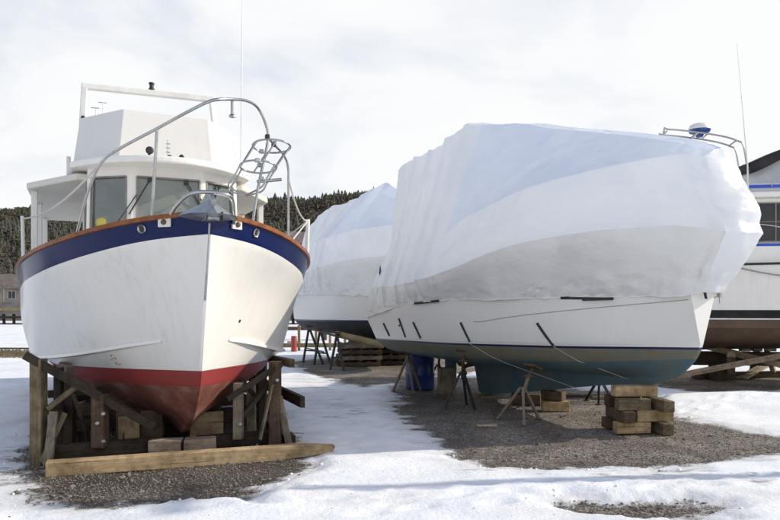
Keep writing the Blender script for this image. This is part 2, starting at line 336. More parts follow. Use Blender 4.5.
# ------------------------------------------------------------------ light, sky, camera
SUN_AZ = Vector((1, .13, 0)).normalized(); SUN_EL = math.radians(29)
def build_light():
    w = bpy.data.worlds.new('World'); scene.world = w; w.use_nodes = True
    nt = w.node_tree; bg = nt.nodes['Background']; out = nt.nodes['World Output']
    sky = N(nt, 'ShaderNodeTexSky', sky_type='NISHITA', sun_disc=False)
    sky.sun_elevation = SUN_EL; sky.sun_rotation = math.atan2(SUN_AZ.x, SUN_AZ.y); sky.air_density = 1; sky.dust_density = 1.5
    nt.links.new(sky.outputs[0], bg.inputs[0]); bg.inputs[1].default_value = .14
    # thin high cloud, from the view direction projected on a cloud deck
    tc = N(nt, 'ShaderNodeTexCoord'); sp = N(nt, 'ShaderNodeSeparateXYZ'); nt.links.new(tc.outputs['Generated'], sp.inputs[0])
    ad = N(nt, 'ShaderNodeMath', operation='ADD'); nt.links.new(sp.outputs[2], ad.inputs[0]); ad.inputs[1].default_value = .28
    mxm = N(nt, 'ShaderNodeMath', operation='MAXIMUM'); nt.links.new(ad.outputs[0], mxm.inputs[0]); mxm.inputs[1].default_value = .1
    dx = N(nt, 'ShaderNodeMath', operation='DIVIDE'); nt.links.new(sp.outputs[0], dx.inputs[0]); nt.links.new(mxm.outputs[0], dx.inputs[1])
    dy = N(nt, 'ShaderNodeMath', operation='DIVIDE'); nt.links.new(sp.outputs[1], dy.inputs[0]); nt.links.new(mxm.outputs[0], dy.inputs[1])
    cb = N(nt, 'ShaderNodeCombineXYZ'); nt.links.new(dx.outputs[0], cb.inputs[0]); nt.links.new(dy.outputs[0], cb.inputs[1])
    n = N(nt, 'ShaderNodeTexNoise', Scale=1.5, Detail=6, Roughness=.52, Distortion=.3); nt.links.new(cb.outputs[0], n.inputs['Vector'])
    # more cloud towards the right (the sun side)
    bias = N(nt, 'ShaderNodeMath', operation='MULTIPLY_ADD'); nt.links.new(sp.outputs[0], bias.inputs[0]); bias.inputs[1].default_value = .16; nt.links.new(n.outputs[0], bias.inputs[2])
    cov0 = ramp(nt, [(.28, (.74,)*3), (.50, (1, 1, 1))]); nt.links.new(bias.outputs[0], cov0.inputs[0])
    # the cloud thins out to open blue overhead
    el = N(nt, 'ShaderNodeMapRange'); nt.links.new(sp.outputs[2], el.inputs[0]); el.inputs[1].default_value = .42; el.inputs[2].default_value = .75; el.inputs[3].default_value = 1; el.inputs[4].default_value = .38
    cov = N(nt, 'ShaderNodeMath', operation='MULTIPLY'); nt.links.new(cov0.outputs[0], cov.inputs[0]); nt.links.new(el.outputs[0], cov.inputs[1])
    col = ramp(nt, [(.30, (.79, .855, .97)), (.43, (.92, .937, .97)), (.55, (.975, .98, .985))]); nt.links.new(bias.outputs[0], col.inputs[0])
    tint = N(nt, 'ShaderNodeMapRange'); nt.links.new(sp.outputs[2], tint.inputs[0]); tint.inputs[1].default_value = .4; tint.inputs[2].default_value = .8
    blue = N(nt, 'ShaderNodeMixRGB'); nt.links.new(tint.outputs[0], blue.inputs[0]); nt.links.new(col.outputs[0], blue.inputs[1]); blue.inputs[2].default_value = (.56, .69, 1.0, 1)
    bg2 = nt.nodes.new('ShaderNodeBackground'); nt.links.new(blue.outputs[0], bg2.inputs[0]); bg2.inputs[1].default_value = 1.0
    mx = N(nt, 'ShaderNodeMixShader'); nt.links.new(cov.outputs[0], mx.inputs[0]); nt.links.new(bg.outputs[0], mx.inputs[1]); nt.links.new(bg2.outputs[0], mx.inputs[2])
    nt.links.new(mx.outputs[0], out.inputs[0])
    l = bpy.data.lights.new('sun', 'SUN'); l.energy = 4.3; l.angle = math.radians(.5); l.color = (1, .92, .79)
    o = bpy.data.objects.new('sun', l); COL.objects.link(o); o.location = (30, 5, 30)
    d = Vector((SUN_AZ.x*math.cos(SUN_EL), SUN_AZ.y*math.cos(SUN_EL), math.sin(SUN_EL)))
    o.rotation_euler = d.to_track_quat('Z', 'Y').to_euler()
    c = bpy.data.cameras.new('camera'); c.sensor_width = 36; c.lens = F/780*36; c.shift_y = (HY-260)/780; c.clip_end = 3000; c.clip_start = .1
    k = bpy.data.objects.new('camera', c); COL.objects.link(k); k.location = (0, 0, H0); k.rotation_euler = (math.pi/2, 0, 0); scene.camera = k
    scene.view_settings.view_transform = 'Standard'; scene.view_settings.look = 'None'; scene.view_settings.exposure = 0
build_light()
# ------------------------------------------------------------------ ground: gravel yard under melting snow
def sdf_poly(P, X, Y):
    """signed distance, negative inside"""
    P = np.array(P); d = np.full(X.shape, 1e9); ins = np.zeros(X.shape, bool)
    for i in range(len(P)):
        a, b = P[i], P[(i+1) % len(P)]; e = b-a; wx, wy = X-a[0], Y-a[1]
        t = np.clip((wx*e[0]+wy*e[1])/(e@e+1e-12), 0, 1)
        d = np.minimum(d, (wx-e[0]*t)**2+(wy-e[1]*t)**2)
        c = (a[1] > Y) != (b[1] > Y)
        with np.errstate(divide='ignore', invalid='ignore'):
            xi = (b[0]-a[0])*(Y-a[1])/(b[1]-a[1]+1e-12)+a[0]
        ins ^= c & (X < xi)
    return np.where(ins, -1, 1)*np.sqrt(d)
def G2(*pts): return [tuple(gnd(*p)[:2]) for p in pts]
GRAVEL = [
 G2((400, 376), (392, 392), (404, 404), (398, 418), (424, 432), (432, 447), (462, 458), (492, 467), (560, 471), (640, 469), (700, 463), (790, 457), (860, 452), (860, 440), (770, 439), (710, 427), (662, 417), (650, 404), (632, 394), (560, 388), (500, 380)),
 G2((305, 371), (330, 378), (365, 386), (395, 382), (470, 372), (520, 362), (430, 356), (330, 358), (290, 362)),
 G2((655, 386), (700, 391), (860, 388), (860, 372), (660, 374)),
 G2((14, 492), (30, 504), (90, 509), (160, 506), (225, 496), (268, 483), (292, 466), (296, 450), (284, 436), (268, 415), (180, 404), (80, 404), (48, 440), (34, 470)),
 G2((590, 512), (640, 510), (690, 511), (694, 514), (640, 517), (596, 516)),
]
def vnoise(X, Y, s, seed=0):
    """smooth lattice noise in -1..1"""
    rng = np.random.RandomState(seed); T = rng.rand(257, 257)*2-1
    x, y = X/s+1000.3, Y/s+1000.7; xi, yi = np.floor(x).astype(int), np.floor(y).astype(int); fx, fy = x-xi, y-yi
    fx = fx*fx*(3-2*fx); fy = fy*fy*(3-2*fy); a = lambda i, j: T[(xi+i) % 257, (yi+j) % 257]
    return (a(0, 0)*(1-fx)+a(1, 0)*fx)*(1-fy)+(a(0, 1)*(1-fx)+a(1, 1)*fx)*fy
def gravel_field(X, Y):
    d = np.full(X.shape, 1e9)
    for k, P in enumerate(GRAVEL):
        dd = sdf_poly(P, X, Y)
        d = np.minimum(d, dd)
    d = d+.20*vnoise(X, Y, .8, 1)+.14*vnoise(X*.7, Y*1.3, .30, 2)+.08*vnoise(X, Y, .12, 3)+.05*vnoise(X, Y, .06, 4)
    return d                                          # <0 gravel
def ground_height(X, Y):
    d = gravel_field(X, Y)
    sn = np.clip(d/.5+.05, 0, 1); sn = sn*sn*(3-2*sn)
    h = .038*sn*(1+.5*vnoise(X, Y, 1.3, 5))
    h += sn*(.006*vnoise(X, Y, .35, 6)+.003*vnoise(X, Y, .14, 7)+.05*vnoise(X, Y, 2.4, 8))
    # ploughed bank right of the timber stack and the tongue between the boats
    def mound(px, py, rx, ry, hh):
        g = gnd(px, py); return hh*np.exp(-((X-g.x)/rx)**2-((Y-g.y)/ry)**2)
    h += sn*(mound(720, 405, 1.5, .7, .13)+mound(800, 408, 1.8, .8, .15)+mound(360, 466, .7, .6, .06)+mound(250, 500, .9, .4, .04))
    rng = random.Random(21)                            # trodden tracks across the snow
    for (x0, y0, x1, y1, n_) in ((-1.9, 6.0, .3, 10.5, 18), (-.2, 5.6, 4.8, 7.0, 20), (-3.6, 5.6, 2.2, 6.4, 22), (3.6, 10.6, 6.6, 11.9, 12)):
        dx, dy = x1-x0, y1-y0; l_ = math.hypot(dx, dy); ux, uy = dx/l_, dy/l_
        for q in range(n_):
            t = (q+rng.uniform(-.2, .2))/n_; sd = .13 if q % 2 else -.13; cx = x0+dx*t-uy*sd+rng.uniform(-.06, .06); cy = y0+dy*t+ux*sd+rng.uniform(-.06, .06)
            m_ = (np.abs(X-cx) < .4) & (np.abs(Y-cy) < .4); a_ = ((X-cx)*ux+(Y-cy)*uy)/.16; b_ = (-(X-cx)*uy+(Y-cy)*ux)/.065; r2 = a_*a_+b_*b_
            h += np.where(m_, sn*(-.020*np.exp(-r2**2)+.007*np.exp(-(r2-1.9)**2)), 0)
    h += .012*vnoise(X, Y, .5, 9)*(1-sn)
    near = np.exp(-(np.maximum(0, np.abs(Y-9)-12)/6)**2)
    return h*near, d
def build_ground():
    def axis(lo, hi, st, far, g=1.22):
        a = list(np.arange(lo, hi+1e-6, st)); s = st; x = lo; L = []
        while x > -far: s *= g; x -= s; L.append(x)
        s = st; x = hi; R_ = []
        while x < far: s *= g; x += s; R_.append(x)
        return np.array(L[::-1]+a+R_)
    xs = axis(-6.0, 8.0, .045, 1500); ys = axis(4.6, 17, .045, 1500)
    X, Y = np.meshgrid(xs, ys); Z, d = ground_height(X, Y)
    nx, ny = len(xs), len(ys); V = np.stack([X, Y, Z], -1).reshape(-1, 3)
    idx = np.arange(nx*ny).reshape(ny, nx); q = np.stack([idx[:-1, :-1], idx[:-1, 1:], idx[1:, 1:], idx[1:, :-1]], -1).reshape(-1, 4)
    me = bpy.data.meshes.new('ground'); me.vertices.add(len(V)); me.vertices.foreach_set('co', V.ravel())
    me.loops.add(q.size); me.loops.foreach_set('vertex_index', q.ravel().astype(np.int32)); me.polygons.add(len(q))
    me.polygons.foreach_set('loop_start', np.arange(0, q.size, 4, dtype=np.int32)); me.update(); me.validate()
    me.polygons.foreach_set('use_smooth', [True]*len(me.polygons))
    at_ = me.attributes.new('snow', 'FLOAT', 'POINT'); at_.data.foreach_set('value', np.clip(d, -1, 1).ravel().astype(np.float32))
    # dampness: strongest where the left boat stands, and along the edges of the melt
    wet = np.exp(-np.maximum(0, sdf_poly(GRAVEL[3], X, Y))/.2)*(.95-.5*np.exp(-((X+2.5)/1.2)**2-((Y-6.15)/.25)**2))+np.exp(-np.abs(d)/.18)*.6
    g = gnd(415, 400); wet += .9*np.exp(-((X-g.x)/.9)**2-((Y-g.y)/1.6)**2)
    wt = me.attributes.new('wet', 'FLOAT', 'POINT'); wt.data.foreach_set('value', np.clip(wet, 0, 1).ravel().astype(np.float32))
    melt = np.zeros_like(X)
    for (px, py, rx, ry) in ((345, 415, 1.0, 1.6), (320, 390, .7, 1.6), (20, 455, .9, 1.2), (15, 480, .6, .5), (300, 465, .5, .5), (640, 480, 2.0, .5)):
        g = gnd(px, py); melt += np.exp(-((X-g.x)/rx)**2-((Y-g.y)/ry)**2)
    ml_ = me.attributes.new('melt', 'FLOAT', 'POINT'); ml_.data.foreach_set('value', np.clip(melt, 0, 1).ravel().astype(np.float32))
    o = bpy.data.objects.new('ground', me); COL.objects.link(o); structure(o)
    m, nt, b = new_mat('gravel and snow'); tc = N(nt, 'ShaderNodeTexCoord')
    a = N(nt, 'ShaderNodeAttribute', attribute_name='snow'); w = N(nt, 'ShaderNodeAttribute', attribute_name='wet')
    P = tc.outputs['Object']
    # --- gravel
    vo = N(nt, 'ShaderNodeTexVoronoi', Scale=48.0); nt.links.new(P, vo.inputs['Vector'])
    vo2 = N(nt, 'ShaderNodeTexVoronoi', Scale=105.0); nt.links.new(P, vo2.inputs['Vector'])
    hs = N(nt, 'ShaderNodeSeparateColor'); nt.links.new(vo.outputs['Color'], hs.inputs[0])
    rg = ramp(nt, [(0, (.12, .105, .092)), (.45, (.215, .188, .162)), (.8, (.32, .285, .245)), (1, (.48, .44, .39))]); nt.links.new(hs.outputs[0], rg.inputs[0])
    big = N(nt, 'ShaderNodeTexNoise', Scale=1.6, Detail=6); nt.links.new(P, big.inputs['Vector'])
    rb = ramp(nt, [(.3, (.52, .48, .46)), (.5, (.85, .82, .8)), (.7, (1.2, 1.17, 1.13))]); nt.links.new(big.outputs[0], rb.inputs[0])
    mg = N(nt, 'ShaderNodeMixRGB', blend_type='MULTIPLY'); mg.inputs[0].default_value = 1; nt.links.new(rg.outputs[0], mg.inputs[1]); nt.links.new(rb.outputs[0], mg.inputs[2])
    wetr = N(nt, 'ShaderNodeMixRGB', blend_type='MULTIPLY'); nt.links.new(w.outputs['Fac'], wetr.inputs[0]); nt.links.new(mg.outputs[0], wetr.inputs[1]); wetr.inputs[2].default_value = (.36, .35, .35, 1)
    # --- snow
    ns = N(nt, 'ShaderNodeTexNoise', Scale=2.2, Detail=8, Roughness=.6); nt.links.new(P, ns.inputs['Vector'])
    rs = ramp(nt, [(.3, (.73, .755, .80)), (.62, (.86, .865, .875))]); nt.links.new(ns.outputs[0], rs.inputs[0])
    dn = N(nt, 'ShaderNodeTexNoise', Scale=.8, Detail=7, Roughness=.65); nt.links.new(P, dn.inputs['Vector'])
    dr = ramp(nt, [(.48, (1, 1, 1)), (.72, (.80, .775, .745))]); nt.links.new(dn.outputs[0], dr.inputs[0])
    dmx = N(nt, 'ShaderNodeMixRGB', blend_type='MULTIPLY'); dmx.inputs[0].default_value = 1; nt.links.new(rs.outputs[0], dmx.inputs[1]); nt.links.new(dr.outputs[0], dmx.inputs[2]); rs = dmx
    # dirt specks on the snow
    sv = N(nt, 'ShaderNodeTexVoronoi', Scale=15.0); nt.links.new(P, sv.inputs['Vector'])
    sc = N(nt, 'ShaderNodeSeparateColor'); nt.links.new(sv.outputs['Color'], sc.inputs[0])
    lt = N(nt, 'ShaderNodeMath', operation='LESS_THAN'); nt.links.new(sv.outputs['Distance'], lt.inputs[0])
    th = N(nt, 'ShaderNodeMapRange'); nt.links.new(sc.outputs[0], th.inputs[0]); th.inputs[1].default_value = .80; th.inputs[2].default_value = 1.0; th.inputs[3].default_value = 0; th.inputs[4].default_value = .14
    nt.links.new(th.outputs[0], lt.inputs[1])
    dm = N(nt, 'ShaderNodeMixRGB'); nt.links.new(lt.outputs[0], dm.inputs[0]); nt.links.new(rs.outputs[0], dm.inputs[1]); dm.inputs[2].default_value = (.13, .11, .09, 1)
    # greyish dirty melt near the edges
    ed = N(nt, 'ShaderNodeMapRange'); nt.links.new(a.outputs['Fac'], ed.inputs[0]); ed.inputs[1].default_value = 0; ed.inputs[2].default_value = .45; ed.inputs[3].default_value = 1.0; ed.inputs[4].default_value = 0
    nd = N(nt, 'ShaderNodeTexNoise', Scale=9, Detail=6); nt.links.new(P, nd.inputs['Vector'])
    em = N(nt, 'ShaderNodeMath', operation='MULTIPLY'); nt.links.new(ed.outputs[0], em.inputs[0]); nt.links.new(nd.outputs[0], em.inputs[1])
    sm = N(nt, 'ShaderNodeMixRGB'); nt.links.new(em.outputs[0], sm.inputs[0]); nt.links.new(dm.outputs[0], sm.inputs[1]); sm.inputs[2].default_value = (.42, .41, .40, 1)
    ma = N(nt, 'ShaderNodeAttribute', attribute_name='melt'); mmp = N(nt, 'ShaderNodeMapping'); mmp.inputs['Scale'].default_value = (1.6, 6, 1); mmp.inputs['Rotation'].default_value = (0, 0, .5); nt.links.new(P, mmp.inputs[0])
    mn = N(nt, 'ShaderNodeTexNoise', Scale=1.1, Detail=8, Roughness=.72); nt.links.new(mmp.outputs[0], mn.inputs['Vector'])
    mt1 = N(nt, 'ShaderNodeMath', operation='MULTIPLY_ADD'); nt.links.new(ma.outputs['Fac'], mt1.inputs[0]); mt1.inputs[1].default_value = .13; nt.links.new(mn.outputs[0], mt1.inputs[2])
    mr2 = N(nt, 'ShaderNodeMapRange'); nt.links.new(mt1.outputs[0], mr2.inputs[0]); mr2.inputs[1].default_value = .655; mr2.inputs[2].default_value = .73; mr2.inputs[3].default_value = 0; mr2.inputs[4].default_value = .72
    sm2 = N(nt, 'ShaderNodeMixRGB'); nt.links.new(mr2.outputs[0], sm2.inputs[0]); nt.links.new(sm.outputs[0], sm2.inputs[1]); sm2.inputs[2].default_value = (.17, .165, .165, 1); sm = sm2
    # --- blend
    n3 = N(nt, 'ShaderNodeTexNoise', Scale=16, Detail=6, Roughness=.7); nt.links.new(P, n3.inputs['Vector'])
    s1 = N(nt, 'ShaderNodeMath', operation='MULTIPLY_ADD'); nt.links.new(n3.outputs[0], s1.inputs[0]); s1.inputs[1].default_value = .42; nt.links.new(a.outputs['Fac'], s1.inputs[2])
    mr = N(nt, 'ShaderNodeMapRange'); nt.links.new(s1.outputs[0], mr.inputs[0]); mr.inputs[1].default_value = .17; mr.inputs[2].default_value = .32
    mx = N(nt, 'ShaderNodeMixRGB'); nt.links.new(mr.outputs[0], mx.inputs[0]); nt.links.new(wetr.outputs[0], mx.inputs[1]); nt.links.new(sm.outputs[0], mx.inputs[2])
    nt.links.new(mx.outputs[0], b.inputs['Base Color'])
    rw = N(nt, 'ShaderNodeMapRange'); nt.links.new(w.outputs['Fac'], rw.inputs[0]); rw.inputs[3].default_value = .72; rw.inputs[4].default_value = .38; nt.links.new(rw.outputs[0], b.inputs['Roughness'])
    b.inputs['Specular IOR Level'].default_value = .3
    bg_ = N(nt, 'ShaderNodeMath', operation='MULTIPLY_ADD'); nt.links.new(vo2.outputs['Distance'], bg_.inputs[0]); bg_.inputs[1].default_value = -.4
    bg1 = N(nt, 'ShaderNodeMath', operation='MULTIPLY'); nt.links.new(vo.outputs['Distance'], bg1.inputs[0]); bg1.inputs[1].default_value = -1; nt.links.new(bg1.outputs[0], bg_.inputs[2])
    sb = N(nt, 'ShaderNodeTexNoise', Scale=22, Detail=7, Roughness=.62); nt.links.new(P, sb.inputs['Vector'])
    sbm = N(nt, 'ShaderNodeMath', operation='MULTIPLY'); nt.links.new(sb.outputs[0], sbm.inputs[0]); sbm.inputs[1].default_value = .5
    hm = N(nt, 'ShaderNodeMix'); nt.links.new(mr.outputs[0], hm.inputs[0]); nt.links.new(bg_.outputs[0], hm.inputs[2]); nt.links.new(sbm.outputs[0], hm.inputs[3])
    bp = N(nt, 'ShaderNodeBump', Strength=.75, Distance=.03); nt.links.new(hm.outputs[0], bp.inputs['Height']); nt.links.new(bp.outputs[0], b.inputs['Normal'])
    me.materials.append(m)
    # loose stones lying on the gravel and at the edge of the snow: uncountable
    mb = MB(); rng = random.Random(3)
    ico = [(-.53, 0, .85), (.53, 0, .85), (-.53, 0, -.85), (.53, 0, -.85), (0, .85, .53), (0, .85, -.53), (0, -.85, .53), (0, -.85, -.53), (.85, .53, 0), (-.85, .53, 0), (.85, -.53, 0), (-.85, -.53, 0)]
    icf = [(0, 4, 1), (0, 9, 4), (9, 5, 4), (4, 5, 8), (4, 8, 1), (8, 10, 1), (8, 3, 10), (5, 3, 8), (5, 2, 3), (2, 7, 3), (7, 10, 3), (7, 6, 10), (7, 11, 6), (11, 0, 6), (0, 1, 6), (6, 1, 10), (9, 0, 11), (9, 11, 2), (9, 2, 5), (7, 2, 11)]
    n = 34000; px = np.random.rand(n)*860-30; py = 372+(np.random.rand(n)**.8)*146
    Yp = H0*F/(py-HY); Xp = (px-CX)*Yp/F; Zp, dp = ground_height(Xp, Yp)
    mi = 0
    for x, y, z, d_ in zip(Xp, Yp, Zp, dp):
        if d_ > .10 or (d_ > -.05 and rng.random() > .35): continue
        s = .005+.009*rng.random()**2.4+(.024*rng.random() if rng.random() < .02 else 0)
        e = Matrix.Rotation(rng.random()*6.3, 3, 'Z')@Matrix.Rotation(rng.random()*6.3, 3, 'X')
        sc_ = Vector((s*(1+.5*rng.random()), s*(.7+.4*rng.random()), s*(.5+.3*rng.random())))
        mb.add([Vector((x, y, z+s*.25))+e@Vector((p[0]*sc_.x, p[1]*sc_.y, p[2]*sc_.z)) for p in ico], icf, 0)
    g = mb.build('loose_gravel', M['stone'], recalc=False); g['kind'] = 'stuff'
    tag(g, 'loose brown and grey gravel stones spread over the boatyard', 'gravel')
    # small clods of snow
    mb = MB(); n = 2200; px = np.random.rand(n)*860-30; py = 376+(np.random.rand(n))*142
    Yp = H0*F/(py-HY); Xp = (px-CX)*Yp/F; Zp, dp = ground_height(Xp, Yp)
    for x, y, z, d_ in zip(Xp, Yp, Zp, dp):
        if not (.02 < d_ < .5) or rng.random() < .8: continue
        s = .008+.018*rng.random()**3
        e = Matrix.Rotation(rng.random()*6.3, 3, 'Z')@Matrix.Rotation(rng.random()*6.3, 3, 'X')
        mb.add([Vector((x, y, z))+e@Vector(p)*s*(.8+.4*rng.random()) for p in ico], icf, 0)
    g = mb.build('snow_clods', M['snow_lump'], recalc=False, smooth=80); g['kind'] = 'stuff'
    tag(g, 'small clods of old snow scattered along the edges of the melt', 'snow clods')
build_ground()
from mathutils.bvhtree import BVHTree
# ------------------------------------------------------------------ the motor boat on the left
def build_trawler():
    rz = math.radians(24-90)
    T = thing('motor_boat', 'white motor boat with navy bow band, red bottom and flybridge on a wooden cradle', 'boat', (-1.75, 6.8, 0), rz)
    B = lambda s, name, mat, parent=T, **k: s.build(name, mat, parent, world=False, **k)
    loc = lambda L, y, z: Vector((-L, y, z))
    sheer = Line([(0, .03, 2.58), (.4, .55, 2.54), (1, 1.08, 2.45), (2, 1.62, 2.30), (3, 1.85, 2.2), (4.5, 1.95, 2.12), (7, 1.9, 2.08), (10, 1.7, 2.15)])
    band = Line([(.05, .022, 2.39), (.4, .48, 2.35), (1, 1.0, 2.25), (2, 1.54, 2.09), (3, 1.80, 1.98), (4.5, 1.92, 1.89), (7, 1.88, 1.86), (10, 1.69, 1.93)])
    mid = Line([(.22, .016, 1.92), (.9, .60, 1.86), (1.7, 1.17, 1.74), (2.5, 1.52, 1.64), (3.5, 1.80, 1.55), (4.6, 1.92, 1.5), (7, 1.88, 1.5), (10, 1.66, 1.55)])
    chine = Line([(.42, .014, 1.38), (.9, .37, 1.315), (1.7, .93, 1.18), (2.5, 1.32, 1.08), (3.5, 1.66, 1.01), (4.5, 1.80, .99), (7, 1.80, .99), (10, 1.62, 1.04)])
    wl = Line([(.56, .014, 1.01), (.9, .25, 1.0), (1.5, .64, .98), (2.2, 1.05, .96), (3.2, 1.44, .935), (5, 1.62, .92), (10, 1.5, .95)])
    boot = Line([(.66, .014, .83), (1.0, .24, .82), (1.5, .53, .80), (2.2, .92, .79), (3.2, 1.30, .79), (5, 1.5, .79), (10, 1.4, .83)])
    low = Line([(1.05, .02, .50), (1.3, .15, .49), (1.65, .30, .47), (2.2, .54, .46), (3.2, .82, .47), (5, 1.02, .49), (10, .95, .6)])
    garb = Line([(1.50, .03, .26), (1.9, .12, .28), (3.2, .16, .29), (5, .2, .29), (10, .2, .34)])
    keel = Line([(1.80, .035, .16), (2.3, .07, .19), (10, .07, .19)])
    ts = [(i/60)**1.7 for i in range(61)]
    R = half_rows([[keel, garb, low, boot], [boot, wl], [wl, chine], [chine, mid, band], [band, sheer]], ts, 4)
    mats = [2]*12+[1]*4+[0]*4+[0]*8+[3]*4
    mb = MB(); mb.grid(R, mats=mats); mb.grid([[mir(p) for p in r] for r in R], mats=mats)
    st = [[R[i][0], mir(R[i][0])] for i in range(len(R))]; mb.grid(st, mats=mats)
    mb.grid([[R[i][-1], mir(R[i][-1])] for i in range(len(R))], mats=mats)
    mb.grid([R[0], [mir(p) for p in R[0]]], mi=2)
    hull = B(mb, 'hull', [M['hull_white'], M['boot_red'], M['anti_red'], M['hull_navy']], smooth=32, weld=True)
    bvh = BVHTree.FromPolygons(mb.v, mb.f)
    def on_hull(L, y, z, up=.0):                       # outward from the centre plane onto the side
        o = Vector((-L, 0, z)); h = bvh.ray_cast(o, Vector((0, 1 if y > 0 else -1, 0)))
        p, n = h[0], h[1]; n = n if n.y*y > 0 else -n
        return p+n*up, n
    # deck, cap rail, strakes
    dk = MB(); Ls = [sheer.L0+(sheer.L1-sheer.L0)*t for t in ts]
    dk.grid([[loc(L, s*max(sheer.y(L)*.96-.05, .004), sheer.z(L)-.14+.05*(1-abs(s))) for L in Ls if L > .12] for s in (-1, -.5, 0, .5, 1)])
    B(dk, 'deck', M['cabin_white'], smooth=40)
    cr = MB()
    for s in (-1, 1):
        rows = []
        for L in [0]+Ls[4:]:
            y, z = sheer.y(L), sheer.z(L); w = min(.075, y*.8+.02)
            rows.append([loc(L-.02, s*(y+.02), z-.01), loc(L-.02, s*(y+.02), z+.035), loc(L, s*(y-w), z+.035), loc(L, s*(y-w), z-.01), loc(L-.02, s*(y+.02), z-.01)])
        cr.grid(rows)
    B(cr, 'cap_rail', M['varnish'], weld=True, smooth=30)
    for s in (-1, 1):
        sk = MB(); rows = []
        LL = [.88+(4.4-.88)*i/24 for i in range(25)]
        for i, L in enumerate(LL):
            y, z = chine.y(L), chine.z(L); w = .055*min(1, (i+.3)/3)
            rows.append([loc(L, s*(y-.02), z+.035), loc(L, s*(y+w), z+.018), loc(L, s*(y+w), z-.018), loc(L, s*(y-.05), z-.03)])
        sk.grid(rows); B(sk, 'spray_rail', M['hull_white'], weld=True, smooth=30)
    sb = MB(); sb.tube([loc(.035+.0+.40*(2.5-z)/1.15-.012, 0, z) for z in (2.5, 2.3, 2.1, 1.9, 1.75)], .013, 8)
    B(sb, 'stem_band', M['galv'], smooth=40)
    for s, L, z in ((-1, .46, 2.46), (1, .42, 2.465)):
        p, n = on_hull(L, s, z, .004); q = n.to_track_quat('Z', 'Y').to_matrix()
        h = MB(); h.lathe(p, [(.028, -.02), (.046, -.01), (.050, .008), (.042, .018), (.032, .012), (.028, -.006)], 24, R=q); hp = B(h, 'hawse_hole', M['steel'], smooth=50)
        h = MB(); h.lathe(p, [(.030, -.004), (.030, .002)], 20, R=q); B(h, 'hole', M['black'], hp)
    p, n = on_hull(.95, 1, 1.52, .003); h = MB(); h.lathe(p, [(.018, -.006), (.018, .004)], 12, R=n.to_track_quat('Z', 'Y').to_matrix()); B(h, 'drain', M['black'])
    # faded red mark on the starboard bow
    h = MB()
    for (dL, dz, w, t) in ((0, .05, .05, .018), (.03, .01, .07, .014), (-.03, .02, .03, .03), (.02, -.04, .035, .03), (-.02, -.05, .06, .012)):
        p, n = on_hull(1.62+dL, -1, 1.075+dz, .002); u = Vector((1, 0, 0)); u = (u-n*u.dot(n)).normalized(); v = n.cross(u)
        h.add([p-u*w/2-v*t/2, p+u*w/2-v*t/2, p+u*w/2+v*t/2, p-u*w/2+v*t/2], [(0, 1, 2, 3)])
    B(h, 'painted_mark', mottled('faded red mark', (.45, .12, .12), (.6, .32, .32), .6, 20), recalc=False)
    # ---- wheelhouse with real window openings
    zb, zt = 2.02, 3.66
    plan = [(-3.8, -1.08), (-3.4, -.5), (-3.4, .5), (-3.8, 1.08), (-7.2, 1.08), (-7.2, -1.08)]
    lean = lambda p, z: Vector((p[0]-.07*(z-zb)/(zt-zb), p[1]*(1-.03*(z-zb)/(zt-zb)), z))
    cab = MB(); panes = []; frames = []
    def facet(a, b, wins):
        A, Bv = Vector(a), Vector(b); P = lambda u, z: lean(A.lerp(Bv, u), z)
        us = sorted({0, 1}|{w[0] for w in wins}|{w[1] for w in wins}); zs = sorted({zb, zt}|{w[2] for w in wins}|{w[3] for w in wins})
        d = (Bv-A).normalized(); n = Vector((d.y, -d.x, 0)); n = n if n.dot(Vector((A.x+5, A.y, 0))) > 0 else -n
        for i in range(len(us)-1):
            for j in range(len(zs)-1):
                um, zm = (us[i]+us[i+1])/2, (zs[j]+zs[j+1])/2
                if any(w[0] < um < w[1] and w[2] < zm < w[3] for w in wins): continue
                cab.add([P(us[i], zs[j]), P(us[i+1], zs[j]), P(us[i+1], zs[j+1]), P(us[i], zs[j+1])], [(0, 1, 2, 3)])
        for w in wins:
            c = [P(w[0], w[2]), P(w[1], w[2]), P(w[1], w[3]), P(w[0], w[3])]; q = [v-n*.05 for v in c]
            for k in range(4): cab.add([c[k], c[(k+1) % 4], q[(k+1) % 4], q[k]], [(0, 1, 2, 3)])
            panes.append(([v-n*.03 for v in c], n, c))
    facet(plan[1], plan[2], [(.07, .95, 2.78, 3.50)])
    facet(plan[0], plan[1], [(.10, .88, 2.78, 3.50)])
    facet(plan[2], plan[3], [(.10, .88, 2.78, 3.50)])
    facet(plan[5], plan[0], [(.72, .95, 2.5, 3.45), (.2, .62, 2.75, 3.4)])
    facet(plan[3], plan[4], [(.05, .28, 2.5, 3.45), (.38, .8, 2.75, 3.4)])
    facet(plan[4], plan[5], [(.25, .75, 2.7, 3.4)])
    wh = B(cab, 'wheelhouse', M['cabin_white'], recalc=False)
    for c, n, co in panes:
        w = MB(); w.add(c, [(0, 1, 2, 3)]); wo = B(w, 'window', M['glass'], wh, recalc=False)
        f = MB(); ctr = sum(co, Vector())/4
        for k in range(4):
            a, b = co[k]+n*.004, co[(k+1) % 4]+n*.004
            f.bar(a, b, .022, .02, up=n)
        B(f, 'window_frame', M['siding'], wh)
    # interior: floor, back bulkhead with console so that the panes show a dim cabin
    it = MB(); it.box((-5.4, 0, 2.05), (3.4, 2.05, .04)); it.box((-4.15, 0, 2.55), (.5, 1.6, .9)); it.box((-6.2, -.65, 2.5), (.7, .5, .9)); it.box((-5.6, .6, 2.9), (.5, .45, 1.2))
    B(it, 'console', M['interior'])
